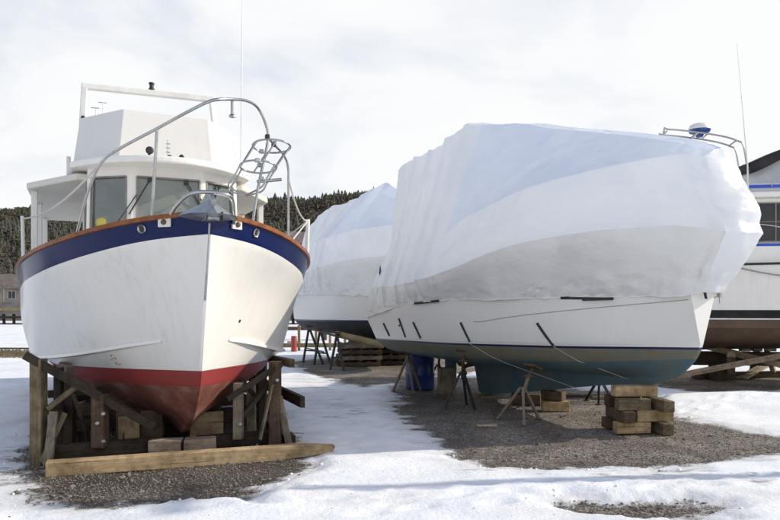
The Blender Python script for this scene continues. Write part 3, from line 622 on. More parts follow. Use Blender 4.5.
    for dy, r in ((-.25, .5), (.25, -.55), (.75, .35)):     # wipers
        wp = MB(); base = Vector((-3.43 if abs(dy) < .5 else -3.62, dy, 3.46)); wp.bar(base, base+Vector((-.0, -r*.55, -.5)), .018, .012, up=(1, 0, 0)); wp.box(base, (.05, .05, .05)); wp.bar(base+Vector((0, -r*.35, -.22)), base+Vector((0, -r*.85, -.62)), .014, .01, up=(1, 0, 0))
        B(wp, 'wiper', M['black'])
    # brow and side wings of the hardtop
    br = MB(); arc = [(-3.02-.95*(abs(t)**2.2), t*1.28) for t in [i/12-1 for i in range(25)]]
    br.prism(arc+[(-4.9, 1.28), (-4.9, -1.28)], 3.64, 3.735); B(br, 'brow', M['cabin_white'], bevel=.025)
    ht = MB(); ht.prism([(-4.1, -1.2), (-4.1, 1.2), (-5.3, 1.90), (-9.6, 1.86), (-9.6, -1.86), (-5.3, -1.90)], 3.50, 3.60); B(ht, 'hardtop', M['cabin_cream'], bevel=.02)
    for s in (-1, 1):
        for L in (5.45, 7.0, 9.3):
            po = MB(); po.bar(loc(L, s*1.80, 2.0), loc(L, s*1.80, 3.5), .13, .09); B(po, 'post', M['cabin_white'], bevel=.01)
    bh = MB(); bh.box((-9.4, 0, 2.75), (.06, 2.1, 1.5)); bh.box((-8.3, 1.05, 2.75), (2.2, .06, 1.5)); bh.box((-8.3, -1.05, 2.75), (2.2, .06, 1.5)); B(bh, 'aft_cabin', M['cabin_white'])
    # flybridge coaming, faceted
    bot = [(-4.75, -1.26), (-3.62, -.66), (-3.62, .66), (-4.75, 1.36), (-7.4, 1.36), (-7.4, -1.26)]
    top = [(-4.95, -1.14), (-3.82, -.58), (-3.82, .62), (-4.9, 1.27), (-7.3, 1.27), (-7.3, -1.16)]
    zt_ = [4.60, 4.52, 4.50, 4.55, 4.7, 4.7]
    fl = MB(); V = [(*p, 3.70) for p in bot]+[(*p, z) for p, z in zip(top, zt_)]
    tops = [(p[0]*.98-.09, p[1]*.93, z-.02) for p, z in zip(top, zt_)]
    V += tops; fl.add(V, [(i, (i+1) % 6, 6+(i+1) % 6, 6+i) for i in range(6)]+[(6+i, 6+(i+1) % 6, 12+(i+1) % 6, 12+i) for i in range(6)]+[tuple(range(12, 18))])
    B(fl, 'flybridge', M['fly_white'], bevel=.018)
    # small fittings on the flybridge
    for (L, y, z, hgt) in ((4.75, -.92, 4.57, .16), (4.7, -.82, 4.57, .24)):
        sn = MB(); sn.tube([loc(L, y, z), loc(L, y, z+hgt)], .007, 6); sn.bar(loc(L, y-.07, z+hgt), loc(L, y+.05, z+hgt), .012); B(sn, 'wind_sensor', M['galv'])
    sn = MB(); sn.box(loc(4.7, -.75, 4.6), (.12, .2, .05)); B(sn, 'instrument', M['galv'], bevel=.01)
    sn = MB(); sn.lathe(loc(4.95, -1.1, 4.59), [(.03, 0), (.035, .03), (.02, .05)], 12); B(sn, 'side_light', M['black'])
    hn = MB(); hn.lathe(loc(3.25, -.27, 3.83), [(.02, -.07), (.045, -.03), (.055, .03), (.03, .06)], 16, R=Matrix.Rotation(math.pi/2, 3, 'Y')); hn.bar(loc(3.3, -.27, 3.72), loc(3.3, -.27, 3.82), .03); B(hn, 'spotlight', M['black'], smooth=40)
    hn = MB(); hn.tube([loc(3.3, -.02, 3.73), loc(3.3, -.02, 4.02)], .009, 6)
    for k in range(4): hn.box(loc(3.3, -.02, 3.78+.06*k), (.02, .06, .012))
    hn.lathe(loc(3.28, -.0, 3.75), [(.05, 0), (.05, .02), (.02, .05)], 12); B(hn, 'horn_bracket', M['steel'])
    hn = MB(); hn.lathe(loc(3.12, .14, 3.735), [(.03, 0), (.035, .03), (.015, .05)], 12); B(hn, 'steaming_light', M['black'], smooth=50)
    # signal arch
    ar = MB(); a0, a1 = loc(5.3, -1.16, 3.6), loc(5.75, -1.07, 5.33); b0, b1 = loc(5.3, 1.12, 3.6), loc(5.75, 1.0, 5.36)
    ar.bar(a0, a1, .10, .07); ar.bar(b0, b1, .10, .07); ar.bar(a1+Vector((0, -.05, .0)), b1+Vector((0, .05, 0)), .10, .10, up=(0, 0, 1)); ar.bar(loc(5.95, -1.2, 3.6), a0.lerp(a1, .45), .06, .05); ar.bar(loc(5.95, 1.16, 3.6), b0.lerp(b1, .45), .06, .05)
    arch = B(ar, 'signal_arch', M['frame_white'], bevel=.015)
    ml = MB(); q = a1.lerp(b1, .5); ml.lathe(q+Vector((0, .02, .05)), [(.05, 0), (.05, .03), (.036, .035), (.036, .10), (.05, .105), (.045, .13)], 16); B(ml, 'mast_light', M['black'], arch, smooth=40)
    wa = MB(); wa.tube([loc(4.6, 1.27, 3.65), loc(4.62, 1.28, 3.95), loc(4.7, 1.33, 7.2)], [.022, .013, .006], 8); B(wa, 'whip_antenna', M['frame_white'], smooth=40)
    wa = MB(); wa.tube([loc(4.6, -1.3, 3.65), loc(4.6, -1.3, 3.92)], .03, 8); B(wa, 'antenna_mount', M['frame_white'], smooth=40)
    # bow rail of bent stainless tube
    main = smoothpath([loc(1.45, -1.2, 2.40), loc(1.2, -1.07, 2.92), loc(.95, -.94, 3.19), loc(.72, -.76, 3.31), loc(.4, -.45, 3.46), loc(.1, -.18, 3.59), loc(-.04, .02, 3.68), loc(.1, .25, 3.755), loc(.36, .45, 3.83), loc(.56, .60, 3.83), loc(.66, .71, 3.70), loc(.68, .74, 3.5), loc(.6, .62, 3.0), loc(.52, .53, 2.53)], 7)
    rl = MB(); rl.tube(main, .0155, 12); rail = B(rl, 'bow_rail', M['steel'], smooth=50)
    rl = MB(); rl.tube(smoothpath([loc(.67, .735, 3.55), loc(.82, .86, 3.50), loc(.98, 1.0, 3.44), loc(1.08, 1.08, 3.34), loc(1.12, 1.1, 3.15), loc(1.12, 1.1, 2.44)], 6), .014, 10); B(rl, 'side_rail', M['steel'], rail, smooth=50)
    for (a, b) in ((loc(.4, -.45, 3.46), loc(.42, -.5, 2.53)), (loc(.12, .24, 3.75), loc(.12, .24, 3.58))):
        s_ = MB(); s_.tube([a, b], .016, 10); s_.lathe(b, [(.035, -.0), (.035, .015), (.02, .03)], 12); B(s_, 'stanchion', M['steel'], rail, smooth=50)
    for p in (loc(.67, .735, 3.55), loc(.80, .84, 3.51)):
        s_ = MB(); s_.box(p, (.05, .05, .06)); B(s_, 'clamp', M['black'], rail, bevel=.01)
    for s, L in ((-1, 5.1), (1, 2.35)):
        s_ = MB(); yb = sheer.y(L); s_.tube([loc(L, s*(yb-.02), sheer.z(L)), loc(L, s*(yb-.0), sheer.z(L)+(.62 if s > 0 else .95))], .028, 10); B(s_, 'lifeline_post', M['frame_white'], smooth=50)
    def sag(a, b, d, n=14): return [a.lerp(b, i/n)-Vector((0, 0, d*4*(i/n)*(1-i/n))) for i in range(n+1)]
    s_ = MB(); s_.tube(sag(loc(.95, -.94, 3.2), loc(5.1, -1.93, 3.02), .14), .012, 7); B(s_, 'lifeline', M['rope'])
    e = loc(2.35, sheer.y(2.35), sheer.z(2.35)+.6); s_ = MB(); s_.tube(sag(loc(1.12, 1.1, 3.2), e, .14), .010, 7); s_.tube([e, loc(1.25, 1.16, 2.45)], .010, 7); s_.tube([e, loc(4.6, 1.93, 2.75)], .010, 7); B(s_, 'lifeline', M['rope'])
    # tubular holder clamped to the port bow rail
    ck = MB(); c0, c1, c2 = loc(.72, .50, 3.02), loc(.70, .66, 3.24), loc(.74, .80, 3.47)
    def ring(c, rx, ry, ax): 
        u = Vector((.45, .9, 0)); v = Vector((.9, -.42, .22)); return [c+u*rx*math.cos(t)+v*ry*math.sin(t) for t in [2*math.pi*i/22 for i in range(22)]]
    r2, r1 = ring(c2, .21, .17, 0), ring(c1-Vector((0, .02, .02)), .20, .17, 0)
    ck.tube(r2, .011, 8, closed=True); ck.tube(r1, .011, 8, closed=True)
    r0 = ring(c0, .19, .15, 0)
    for k in (0, 4, 8, 11, 15, 19): ck.tube([r2[k], r1[k]], .010, 8)
    for k in (9, 12, 20, 1): ck.tube(smoothpath([r1[k], r1[k].lerp(r0[k], .6)+Vector((.02, 0, -.03)), r0[k]+Vector((0, 0, -.05)), c0-Vector((.0, 0, .12))], 5), .010, 8)
    ck.tube([loc(.66, .62, 3.05), loc(.70, .90, 3.10)], .018, 8)
    cage = B(ck, 'tube_holder', M['steel'], smooth=50)
    for p in (r1[5], c1, r2[14], loc(.63, .66, 3.08)):
        s_ = MB(); s_.box(p, (.05, .06, .045)); B(s_, 'fitting', M['galv'], cage, bevel=.01)
    # bow roller: bent hoop, cheeks and side chocks
    hp = MB(); hp.tube(smoothpath([loc(.25, -.35, 2.56), loc(.1, -.30, 2.66), loc(-.06, -.2, 2.755), loc(-.13, -.06, 2.775), loc(-.13, .12, 2.765), loc(-.06, .2, 2.73), loc(.05, .24, 2.62), loc(.16, .26, 2.52)], 7), .02, 12); hoop = B(hp, 'roller_hoop', M['steel'], smooth=50)
    for y in (-.07, .07):
        hp = MB(); hp.add([loc(.35, y, 2.52), loc(-.22, y, 2.50), loc(-.26, y, 2.58), loc(.35, y, 2.64)], [(0, 1, 2, 3)]); hp.add([loc(.35, y+.012, 2.52), loc(-.22, y+.012, 2.50), loc(-.26, y+.012, 2.58), loc(.35, y+.012, 2.64)], [(3, 2, 1, 0)]); B(hp, 'roller_cheek', M['galv'], recalc=False)
    hp = MB(); hp.lathe(loc(-.16, -.06, 2.53), [(.03, 0), (.02, .06), (.03, .12)], 16, R=Matrix.Rotation(-math.pi/2, 3, 'X')); B(hp, 'roller', M['galv'], smooth=50)
    for s, L in ((-1, .27), (1, .20)):
        p, n = on_hull(L, s, 2.52, .012); c_ = MB(); u = Vector((0, 0, 1)); v = n.cross(u).normalized()
        c_.box(p, (.14, .025, .10), Matrix((v, n, u)).transposed()); ch_ = B(c_, 'chock', M['frame_white'], bevel=.008)
        c_ = MB(); c_.lathe(p+n*.012, [(.028, 0), (.024, .02), (.012, .025)], 14, R=n.to_track_quat('Z', 'Y').to_matrix()); B(c_, 'bolt', M['rust'], ch_)
    # anchor stowed on the roller: a thing of its own
    A = thing('anchor', 'galvanised plough anchor stowed on the bow roller of the navy banded boat', 'anchor', T.location, rz)
    an = MB(); tip, bl, brr, tp, lo = loc(-.38, 0, 2.55), loc(.10, -.31, 2.56), loc(.10, .31, 2.56), loc(.04, 0, 2.73), loc(.05, 0, 2.50)
    mbm = loc(-.17, -.20, 2.565), loc(-.17, .20, 2.565)
    an.add([tip, mbm[0], bl, tp], [(0, 1, 2, 3)]); an.add([tip, tp, brr, mbm[1]], [(0, 1, 2, 3)]); an.add([tip, lo, bl, mbm[0]], [(0, 1, 2, 3)]); an.add([tip, mbm[1], brr, lo], [(0, 1, 2, 3)]); an.add([bl, lo, brr, tp], [(0, 1, 2, 3)])
    B(an, 'fluke', M['galv'], A, weld=True)
    an = MB(); an.bar(loc(-.22, 0, 2.66), loc(.05, 0, 2.80), .035, .07); an.bar(loc(.05, 0, 2.80), loc(.95, 0, 2.62), .035, .07); B(an, 'shank', M['galv'], A, bevel=.008)
    # yellow bucket seen through the starboard front window
    yb = MB(); yb.lathe((0, 0, 0), [(.13, -.05), (.14, 0), (.13, .05), (.10, .095), (.04, .12)], 20); o = yb.build('buoy', M['yellow'], None, smooth=50)
    o.location = T.location+Matrix.Rotation(rz, 3, 'Z')@Vector((-3.85, -.80, 2.86)); o.scale = (1.15, 1.15, 1.0); tag(o, 'yellow rounded buoy lying inside the wheelhouse behind the left front window', 'buoy')
    sh = MB(); sh.box((-3.95, -.45, 2.765), (.50, .9, .03)); B(sh, 'dash_shelf', M['interior'])
    return T, loc, rz
TR, TLOC, TRZ = build_trawler()
# ------------------------------------------------------------------ its wooden cradle
def tw(L, y, z): return TR.location+Matrix.Rotation(TRZ, 3, 'Z')@Vector((-L, y, z))
def build_cradle():
    C = thing('boat_cradle', 'brown timber cradle of posts, sills and slanting braces beneath the red bottomed boat', 'cradle', tuple(tw(1.35, 0, 0)), TRZ)
    def part(name, a, b, w, h, mat, up=(0, 0, 1), bev=.006):
        m = MB(); m.bar(a, b, w, h, up, jitter=.003); return m.build(name, M[mat], C, bevel=bev)
    # front bent
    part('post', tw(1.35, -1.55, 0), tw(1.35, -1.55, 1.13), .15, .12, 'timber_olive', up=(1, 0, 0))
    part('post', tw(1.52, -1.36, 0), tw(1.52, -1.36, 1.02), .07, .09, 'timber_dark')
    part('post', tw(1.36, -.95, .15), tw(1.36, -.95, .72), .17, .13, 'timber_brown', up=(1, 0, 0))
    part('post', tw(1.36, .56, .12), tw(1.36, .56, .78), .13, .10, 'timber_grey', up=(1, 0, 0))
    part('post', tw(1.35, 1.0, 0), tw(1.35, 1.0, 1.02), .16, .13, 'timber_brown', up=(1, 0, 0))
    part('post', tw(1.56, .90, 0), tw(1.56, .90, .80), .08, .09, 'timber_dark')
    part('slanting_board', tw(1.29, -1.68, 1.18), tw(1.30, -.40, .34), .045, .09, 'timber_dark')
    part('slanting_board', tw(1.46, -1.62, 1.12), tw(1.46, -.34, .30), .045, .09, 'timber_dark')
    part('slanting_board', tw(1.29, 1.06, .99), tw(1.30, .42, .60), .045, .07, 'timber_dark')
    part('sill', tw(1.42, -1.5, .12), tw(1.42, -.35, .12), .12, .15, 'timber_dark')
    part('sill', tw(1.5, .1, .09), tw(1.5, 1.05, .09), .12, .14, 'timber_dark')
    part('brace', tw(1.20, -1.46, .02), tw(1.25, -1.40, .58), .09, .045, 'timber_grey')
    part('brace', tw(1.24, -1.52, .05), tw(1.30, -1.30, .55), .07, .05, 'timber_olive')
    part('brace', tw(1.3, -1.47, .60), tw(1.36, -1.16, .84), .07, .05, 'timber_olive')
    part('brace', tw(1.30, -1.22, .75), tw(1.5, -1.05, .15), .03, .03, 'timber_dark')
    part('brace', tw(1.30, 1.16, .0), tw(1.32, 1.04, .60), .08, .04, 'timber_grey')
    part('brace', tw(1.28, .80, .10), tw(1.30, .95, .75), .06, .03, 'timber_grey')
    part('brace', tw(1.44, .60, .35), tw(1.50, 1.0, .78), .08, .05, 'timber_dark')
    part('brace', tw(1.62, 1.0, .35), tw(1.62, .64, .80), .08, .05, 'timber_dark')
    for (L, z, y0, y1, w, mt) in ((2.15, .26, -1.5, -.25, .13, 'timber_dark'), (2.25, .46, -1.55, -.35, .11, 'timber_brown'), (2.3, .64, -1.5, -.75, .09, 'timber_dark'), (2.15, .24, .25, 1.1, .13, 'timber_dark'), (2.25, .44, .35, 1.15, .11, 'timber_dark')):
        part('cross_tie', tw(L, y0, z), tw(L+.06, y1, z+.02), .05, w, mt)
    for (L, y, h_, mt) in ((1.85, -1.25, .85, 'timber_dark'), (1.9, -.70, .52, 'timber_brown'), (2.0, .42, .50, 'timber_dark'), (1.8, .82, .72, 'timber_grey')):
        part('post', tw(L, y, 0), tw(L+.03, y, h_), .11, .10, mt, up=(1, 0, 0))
    # two more bents further aft, sills, cross ties
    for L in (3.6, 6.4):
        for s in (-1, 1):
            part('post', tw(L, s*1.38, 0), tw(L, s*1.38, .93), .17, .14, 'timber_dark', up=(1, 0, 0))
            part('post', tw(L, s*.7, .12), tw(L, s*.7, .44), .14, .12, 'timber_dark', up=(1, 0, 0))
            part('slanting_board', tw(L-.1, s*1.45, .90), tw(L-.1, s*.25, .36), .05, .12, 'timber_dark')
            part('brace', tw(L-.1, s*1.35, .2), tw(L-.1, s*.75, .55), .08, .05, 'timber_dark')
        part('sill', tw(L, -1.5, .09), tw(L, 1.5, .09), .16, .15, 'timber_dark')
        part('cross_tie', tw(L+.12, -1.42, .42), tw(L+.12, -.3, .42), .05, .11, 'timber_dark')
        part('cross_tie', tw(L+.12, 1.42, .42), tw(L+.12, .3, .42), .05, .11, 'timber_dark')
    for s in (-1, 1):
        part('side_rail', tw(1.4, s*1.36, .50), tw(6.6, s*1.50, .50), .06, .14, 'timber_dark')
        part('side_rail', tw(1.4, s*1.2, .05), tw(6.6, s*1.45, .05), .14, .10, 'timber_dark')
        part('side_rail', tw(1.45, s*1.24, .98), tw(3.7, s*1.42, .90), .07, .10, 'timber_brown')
        m = MB(); m.tube([tw(2.1, s*1.0, 0), tw(2.1, s*1.0, .78)], .035, 10); m.box(tw(2.1, s*1.0, .02), (.16, .16, .03)); m.build('screw_prop', M['rust'], C)
    for (L, y, z) in ((1.27, -.92, .52), (1.27, -.98, .42), (1.27, -.92, .22), (1.27, .56, .3), (1.26, 1.0, .8)):
        m = MB(); n = (tw(L-.02, y, z)-tw(L, y, z)).normalized(); m.lathe(tw(L, y, z), [(.022, 0), (.022, .012), (.012, .018)], 10, R=n.to_track_quat('Z', 'Y').to_matrix()); m.build('bolt', M['galv'], C)
    # loose timbers under the forefoot
    def loose(name, a, b, w, h, mat, label, cat, up=(0, 0, 1), group=None):
        m = MB(); m.bar(a, b, w, h, up, jitter=.004); o = m.build(name, M[mat], None, bevel=.008); tag(o, label, cat, group); return o
    a, b = gnd(45, 478), gnd(322, 458); a.z = b.z = .085
    m = MB(); d = (b-a).normalized(); n = Vector((-d.y, d.x, 0)); L = (b-a).length
    # long timber with a splayed, broken right end
    ys = .14; pts = [(0, 0), (L-.45, 0), (L+.12, .05), (L+.16, .12), (L-.2, .158), (0, .150)]
    V = [a+d*x+Vector((0, 0, z-.085)) for x, z in pts]+[a+n*ys+d*(x*1.0)+Vector((0, 0, z-.085)) for x, z in pts]
    uvf = [[(p[0], p[1]) for p in pts], [(p[0]+5, p[1]) for p in pts][::-1]]
    fs = [tuple(range(6)), tuple(range(11, 5, -1))]+[(i, 6+i, 6+(i+1) % 6, (i+1) % 6) for i in range(6)]
    uvs = [uvf[0], uvf[1]]+[[(pts[i][0], 9+i), (pts[i][0], 9.15+i), (pts[(i+1) % 6][0], 9.15+i), (pts[(i+1) % 6][0], 9+i)] for i in range(6)]
    m.add(V, fs, 0, uvs); o = m.build('timber_beam', M['timber'], None, bevel=.01); tag(o, 'long yellowish timber beam lying across the ground before the cradle', 'beam')
    loose('keel_block', gnd(147, 459)+Vector((0, .09, .10)), gnd(180, 458)+Vector((0, .09, .10)), .20, .19, 'timber_sun', 'grey keel block left of the two under the red bow', 'block')
    loose('keel_block', gnd(181, 458)+Vector((.01, .09, .10)), gnd(214, 456.5)+Vector((0, .09, .10)), .20, .19, 'timber_sun', 'grey keel block right of the two under the red bow, with a red paint drip', 'block')
    loose('plank', gnd(150, 463)+Vector((0, .06, .03)), gnd(247, 457)+Vector((0, .10, .03)), .15, .05, 'timber_grey', 'short grey plank lying between the keel blocks and the long beam', 'plank')
    loose('plywood_offcut', gnd(114, 452)+Vector((0, .12, .20)), gnd(136, 451)+Vector((0, .12, .20)), .05, .38, 'plywood', 'upright square plywood offcut leaning left of the keel blocks', 'board')
    loose('plywood_offcut', gnd(136, 450)+Vector((0, .16, .23)), gnd(158, 449)+Vector((0, .16, .23)), .05, .42, 'timber_brown', 'brown upright board behind the left keel block', 'board')
    loose('plywood_offcut', gnd(185, 447)+Vector((0, .2, .2)), gnd(219, 444.5)+Vector((0, .2, .2)), .06, .36, 'plywood', 'wide upright board right of the red bow', 'board')
    loose('support_block', tw(2.6, -.16, .09), tw(2.6, .16, .09), .3, .18, 'timber_dark', 'dark support block under the keel behind the front keel blocks', 'block')
    loose('support_block', tw(5.4, -.16, .09), tw(5.4, .16, .09), .3, .18, 'timber_dark', 'dark support block under the keel amidships, rearmost', 'block')
build_cradle()
# ------------------------------------------------------------------ boats under shrink wrap
def build_wrapped(name, label, O, a, wraplines, hem, hull, seed, detail=1.0, stern_from=.66):
    rz = math.radians(a-90); T = thing(name, label, 'boat', O, rz, 'boats under white shrink wrap')
    B = lambda s, nm, mat, parent=T, **k: s.build(nm, mat, parent, world=False, **k)
    sheer, rail, edge, ridge = wraplines
    n = int(260*detail); ts = [i/n for i in range(n+1)]
    k = 20
    R = half_rows([[hem, sheer], [sheer, rail], [rail, edge], [edge, ridge]], ts, k, True)
    full = R+[[mir(p) for p in r] for r in R[::-1][1:]]
    nr = len(full); ksheer = k
    # crinkles in the film, along the surface normal
    mb = MB()
    def disp(p, nrm, row, Lfrac):
        q = Vector((p.x, p.y, p.z)); s = Vector((seed*3.1, seed*1.7, 0)); h = 0
        h += .030*noise.noise(q*.8+s)+.007*noise.noise(Vector((q.x*1.6+q.z*1.2, q.y*2, q.z*3.2-q.x))+s)
        f = noise.noise(Vector((q.x*3.2, q.y*3.2, q.z*.55))+s); h += .004*f
        f2 = abs(noise.noise(Vector((q.x*2.2+q.z*2.0, q.y*2.2, q.z*2.4-q.x*.8))+s*2)); h -= .009*max(0, .12-f2)/.12
        rr = min(row, nr-1-row)
        if rr < ksheer:                                # gathers pulled tight above the hem
            g = 1-rr/ksheer; g2 = max(0, 1-rr/(ksheer*.5))**.7; h += .022*g*noise.noise(Vector((q.x*2.6+q.z, 0, q.z*5.0))+s)+.040*g2*(.35-abs(noise.noise(Vector((q.x*3.2+q.z*2, 0, q.z*12+q.x*1.5))+s)))+.020*g2*(.3-abs(noise.noise(Vector((q.x*9-q.z*5, 0, q.z*15))+s)))+.008*g2*noise.noise(Vector((q.x*20, 0, q.z*18))+s)
        w_ = min(1, max(0, (Lfrac-.55)/.1)); 
        for Lc, a_, wd in ((4.08, .07, .07), (4.5, .06, .06), (4.95, .035, .05), (5.4, .04, .05)): h += (w_ if row > ksheer*.3 else 0)*a_*math.exp(-((-q.x-Lc+.12*(q.z-3))/wd)**2)*min(1, rr/ksheer)
        h += w_*(.034*abs(noise.noise(Vector((q.x*2.6, q.y*2.6, q.z*.25))+s*1.3))-.012+.012*noise.noise(Vector((q.x*8, q.y*8, q.z*.5))+s))
        return h
    V = [[Vector(p) for p in r] for r in full]; c = len(full[0])
    for i in range(nr):
        for j in range(c):
            u = full[i][min(j+1, c-1)]-full[i][max(j-1, 0)]; v = full[min(i+1, nr-1)][j]-full[max(i-1, 0)][j]
            nn = u.cross(v)
            if nn.length < 1e-9: continue
            nn.normalize(); ctr = Vector((full[i][j].x, 0, 2.6))
            if nn.dot(full[i][j]-ctr) < 0: nn = -nn
            edgefade = min(1, j/5)
            V[i][j] = full[i][j]+nn*disp(full[i][j], nn, i, j/(c-1))*edgefade
            if i in (0, nr-1): V[i][j].z += .022*noise.noise(Vector((V[i][j].x*3.5, seed, i)))+.012*noise.noise(Vector((V[i][j].x*11, seed, i)))
    for i in range(nr):                                # uneven folds down the two front corners
        for j in range(16):
            w_ = (1-j/16)**1.5; zz = V[i][j].z; sd = seed+(7 if i > nr//2 else 0)
            V[i][j] = V[i][j]+Vector((.085*noise.noise(Vector((sd, zz*2.6, .3)))+.03*noise.noise(Vector((sd, zz*8, j*.25))), .05*noise.noise(Vector((sd+3, zz*3.1, .3+j*.2))), 0))*w_
    for i in range(nr//2+1, nr):                       # the pulpit's port corner stands wider than the starboard one
        for j in range(14):
            w_ = (1-j/14)**1.6; zz = V[i][j].z; kx = min(1, max(0, (zz-1.75)/.8)); V[i][j] = V[i][j]+Vector((-.07*w_*kx, (.02+.05*kx)*w_, 0))
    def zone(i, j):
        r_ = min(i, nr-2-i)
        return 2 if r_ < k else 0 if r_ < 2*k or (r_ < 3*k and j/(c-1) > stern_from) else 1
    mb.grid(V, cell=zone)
    # blunt ends, slightly bulged
    half = len(R)
    for j, sgn in ((0, 1), (c-1, -1)):
        rows = []
        for i in range(half):
            p, q = V[i][j], V[nr-1-i][j]; row = []
            for m_ in range(9):
                t = m_/8; w = p.lerp(q, t); b_ = (4*t*(1-t))
                w = w+Vector((sgn*b_*(.05 if sgn > 0 else .10)*min(1, abs(p.y)*3)+.045*b_*noise.noise(Vector((w.x*2, w.y*5, w.z*3))), 0, 0)); row.append(w)
            rows.append(row)
        mb.grid(rows)
    wrap = B(mb, 'shrink_wrap', [M['wrap'], M['wrap_roof_skytint'], M['wrap_low_shade']], smooth=36, weld=True)
    me = wrap.data; lut = {}
    for p in me.polygons:
        for e in p.edge_keys: lut.setdefault(tuple(sorted(e)), set()).add(p.material_index)
    sh = me.attributes.get('sharp_edge') or me.attributes.new('sharp_edge', 'BOOLEAN', 'EDGE')
    vals = [False]*len(me.edges); sh.data.foreach_get('value', vals)
    for e in me.edges:
        if len(lut.get(tuple(sorted(e.vertices)), ())) > 1: vals[e.index] = True
    sh.data.foreach_set('value', vals)
    # folded welted hem band
    hb = MB()
    for s in (0, 1):
        row = V[0] if s == 0 else V[-1]; sg = 1 if s == 0 else -1
        pts = [p+Vector((0, sg*.004, 0)) for p in row[::2]]
        hb.tube(pts, [.008+.005*noise.noise(Vector((p.x*6, 0, seed))) for p in pts], 7)
    B(hb, 'hem_cord', M['patch'], wrap, smooth=60)
    # hull
    top = Line([(L, max(.01, hem.y(L)-.02), hem.z(L)+.02) for L in np.linspace(hem.L0+.14, hem.L1, 11)])
    deck = Line([(L, max(.02, (sheer.y(L)-.10)*min(1, .08+(L+.15)/.9)), sheer.z(L)-.10) for L in np.linspace(-.15, sheer.L1-.1, 15)])
    stripe_t, stripe_m, stripe_b, bilge, garb, keel = hull
    G = [[keel, garb], [garb, bilge, stripe_b], [stripe_b, stripe_m], [stripe_m, stripe_t], [stripe_t, top], [top, deck]]
    ts2 = [(i/50)**1.25 for i in range(51)]; HR = half_rows(G, ts2, 4); mats = [2]*4+[2]*4+[3]*4+[1]*4+[0]*4+[0]*4
    mats = mats[:4]+[2]*5+[3]*3+[4]*4+[1]*4+[0]*4+[0]*4
    hm = MB(); hm.grid(HR, mats=mats); hm.grid([[mir(p) for p in r] for r in HR], mats=mats)
    hm.grid([[HR[i][0], mir(HR[i][0])] for i in range(len(HR))], mats=mats); hm.grid([[HR[i][-1], mir(HR[i][-1])] for i in range(len(HR))], mats=mats)
    hm.grid([HR[0], [mir(p) for p in HR[0]]], mi=2); hm.grid([HR[-1], [mir(p) for p in HR[-1]]], mi=0)
    return T, B, wrap, hm, V, HR
def strap_between(B, pts, w, mat, parent, name='strap'):
    m = MB(); P = smoothpath(pts, 3)
    for i in range(len(P)-1): m.bar(P[i], P[i+1]+(P[i+1]-P[i])*.05, w, .008, up=(0, 0, 1))
    return B(m, name, mat, parent)
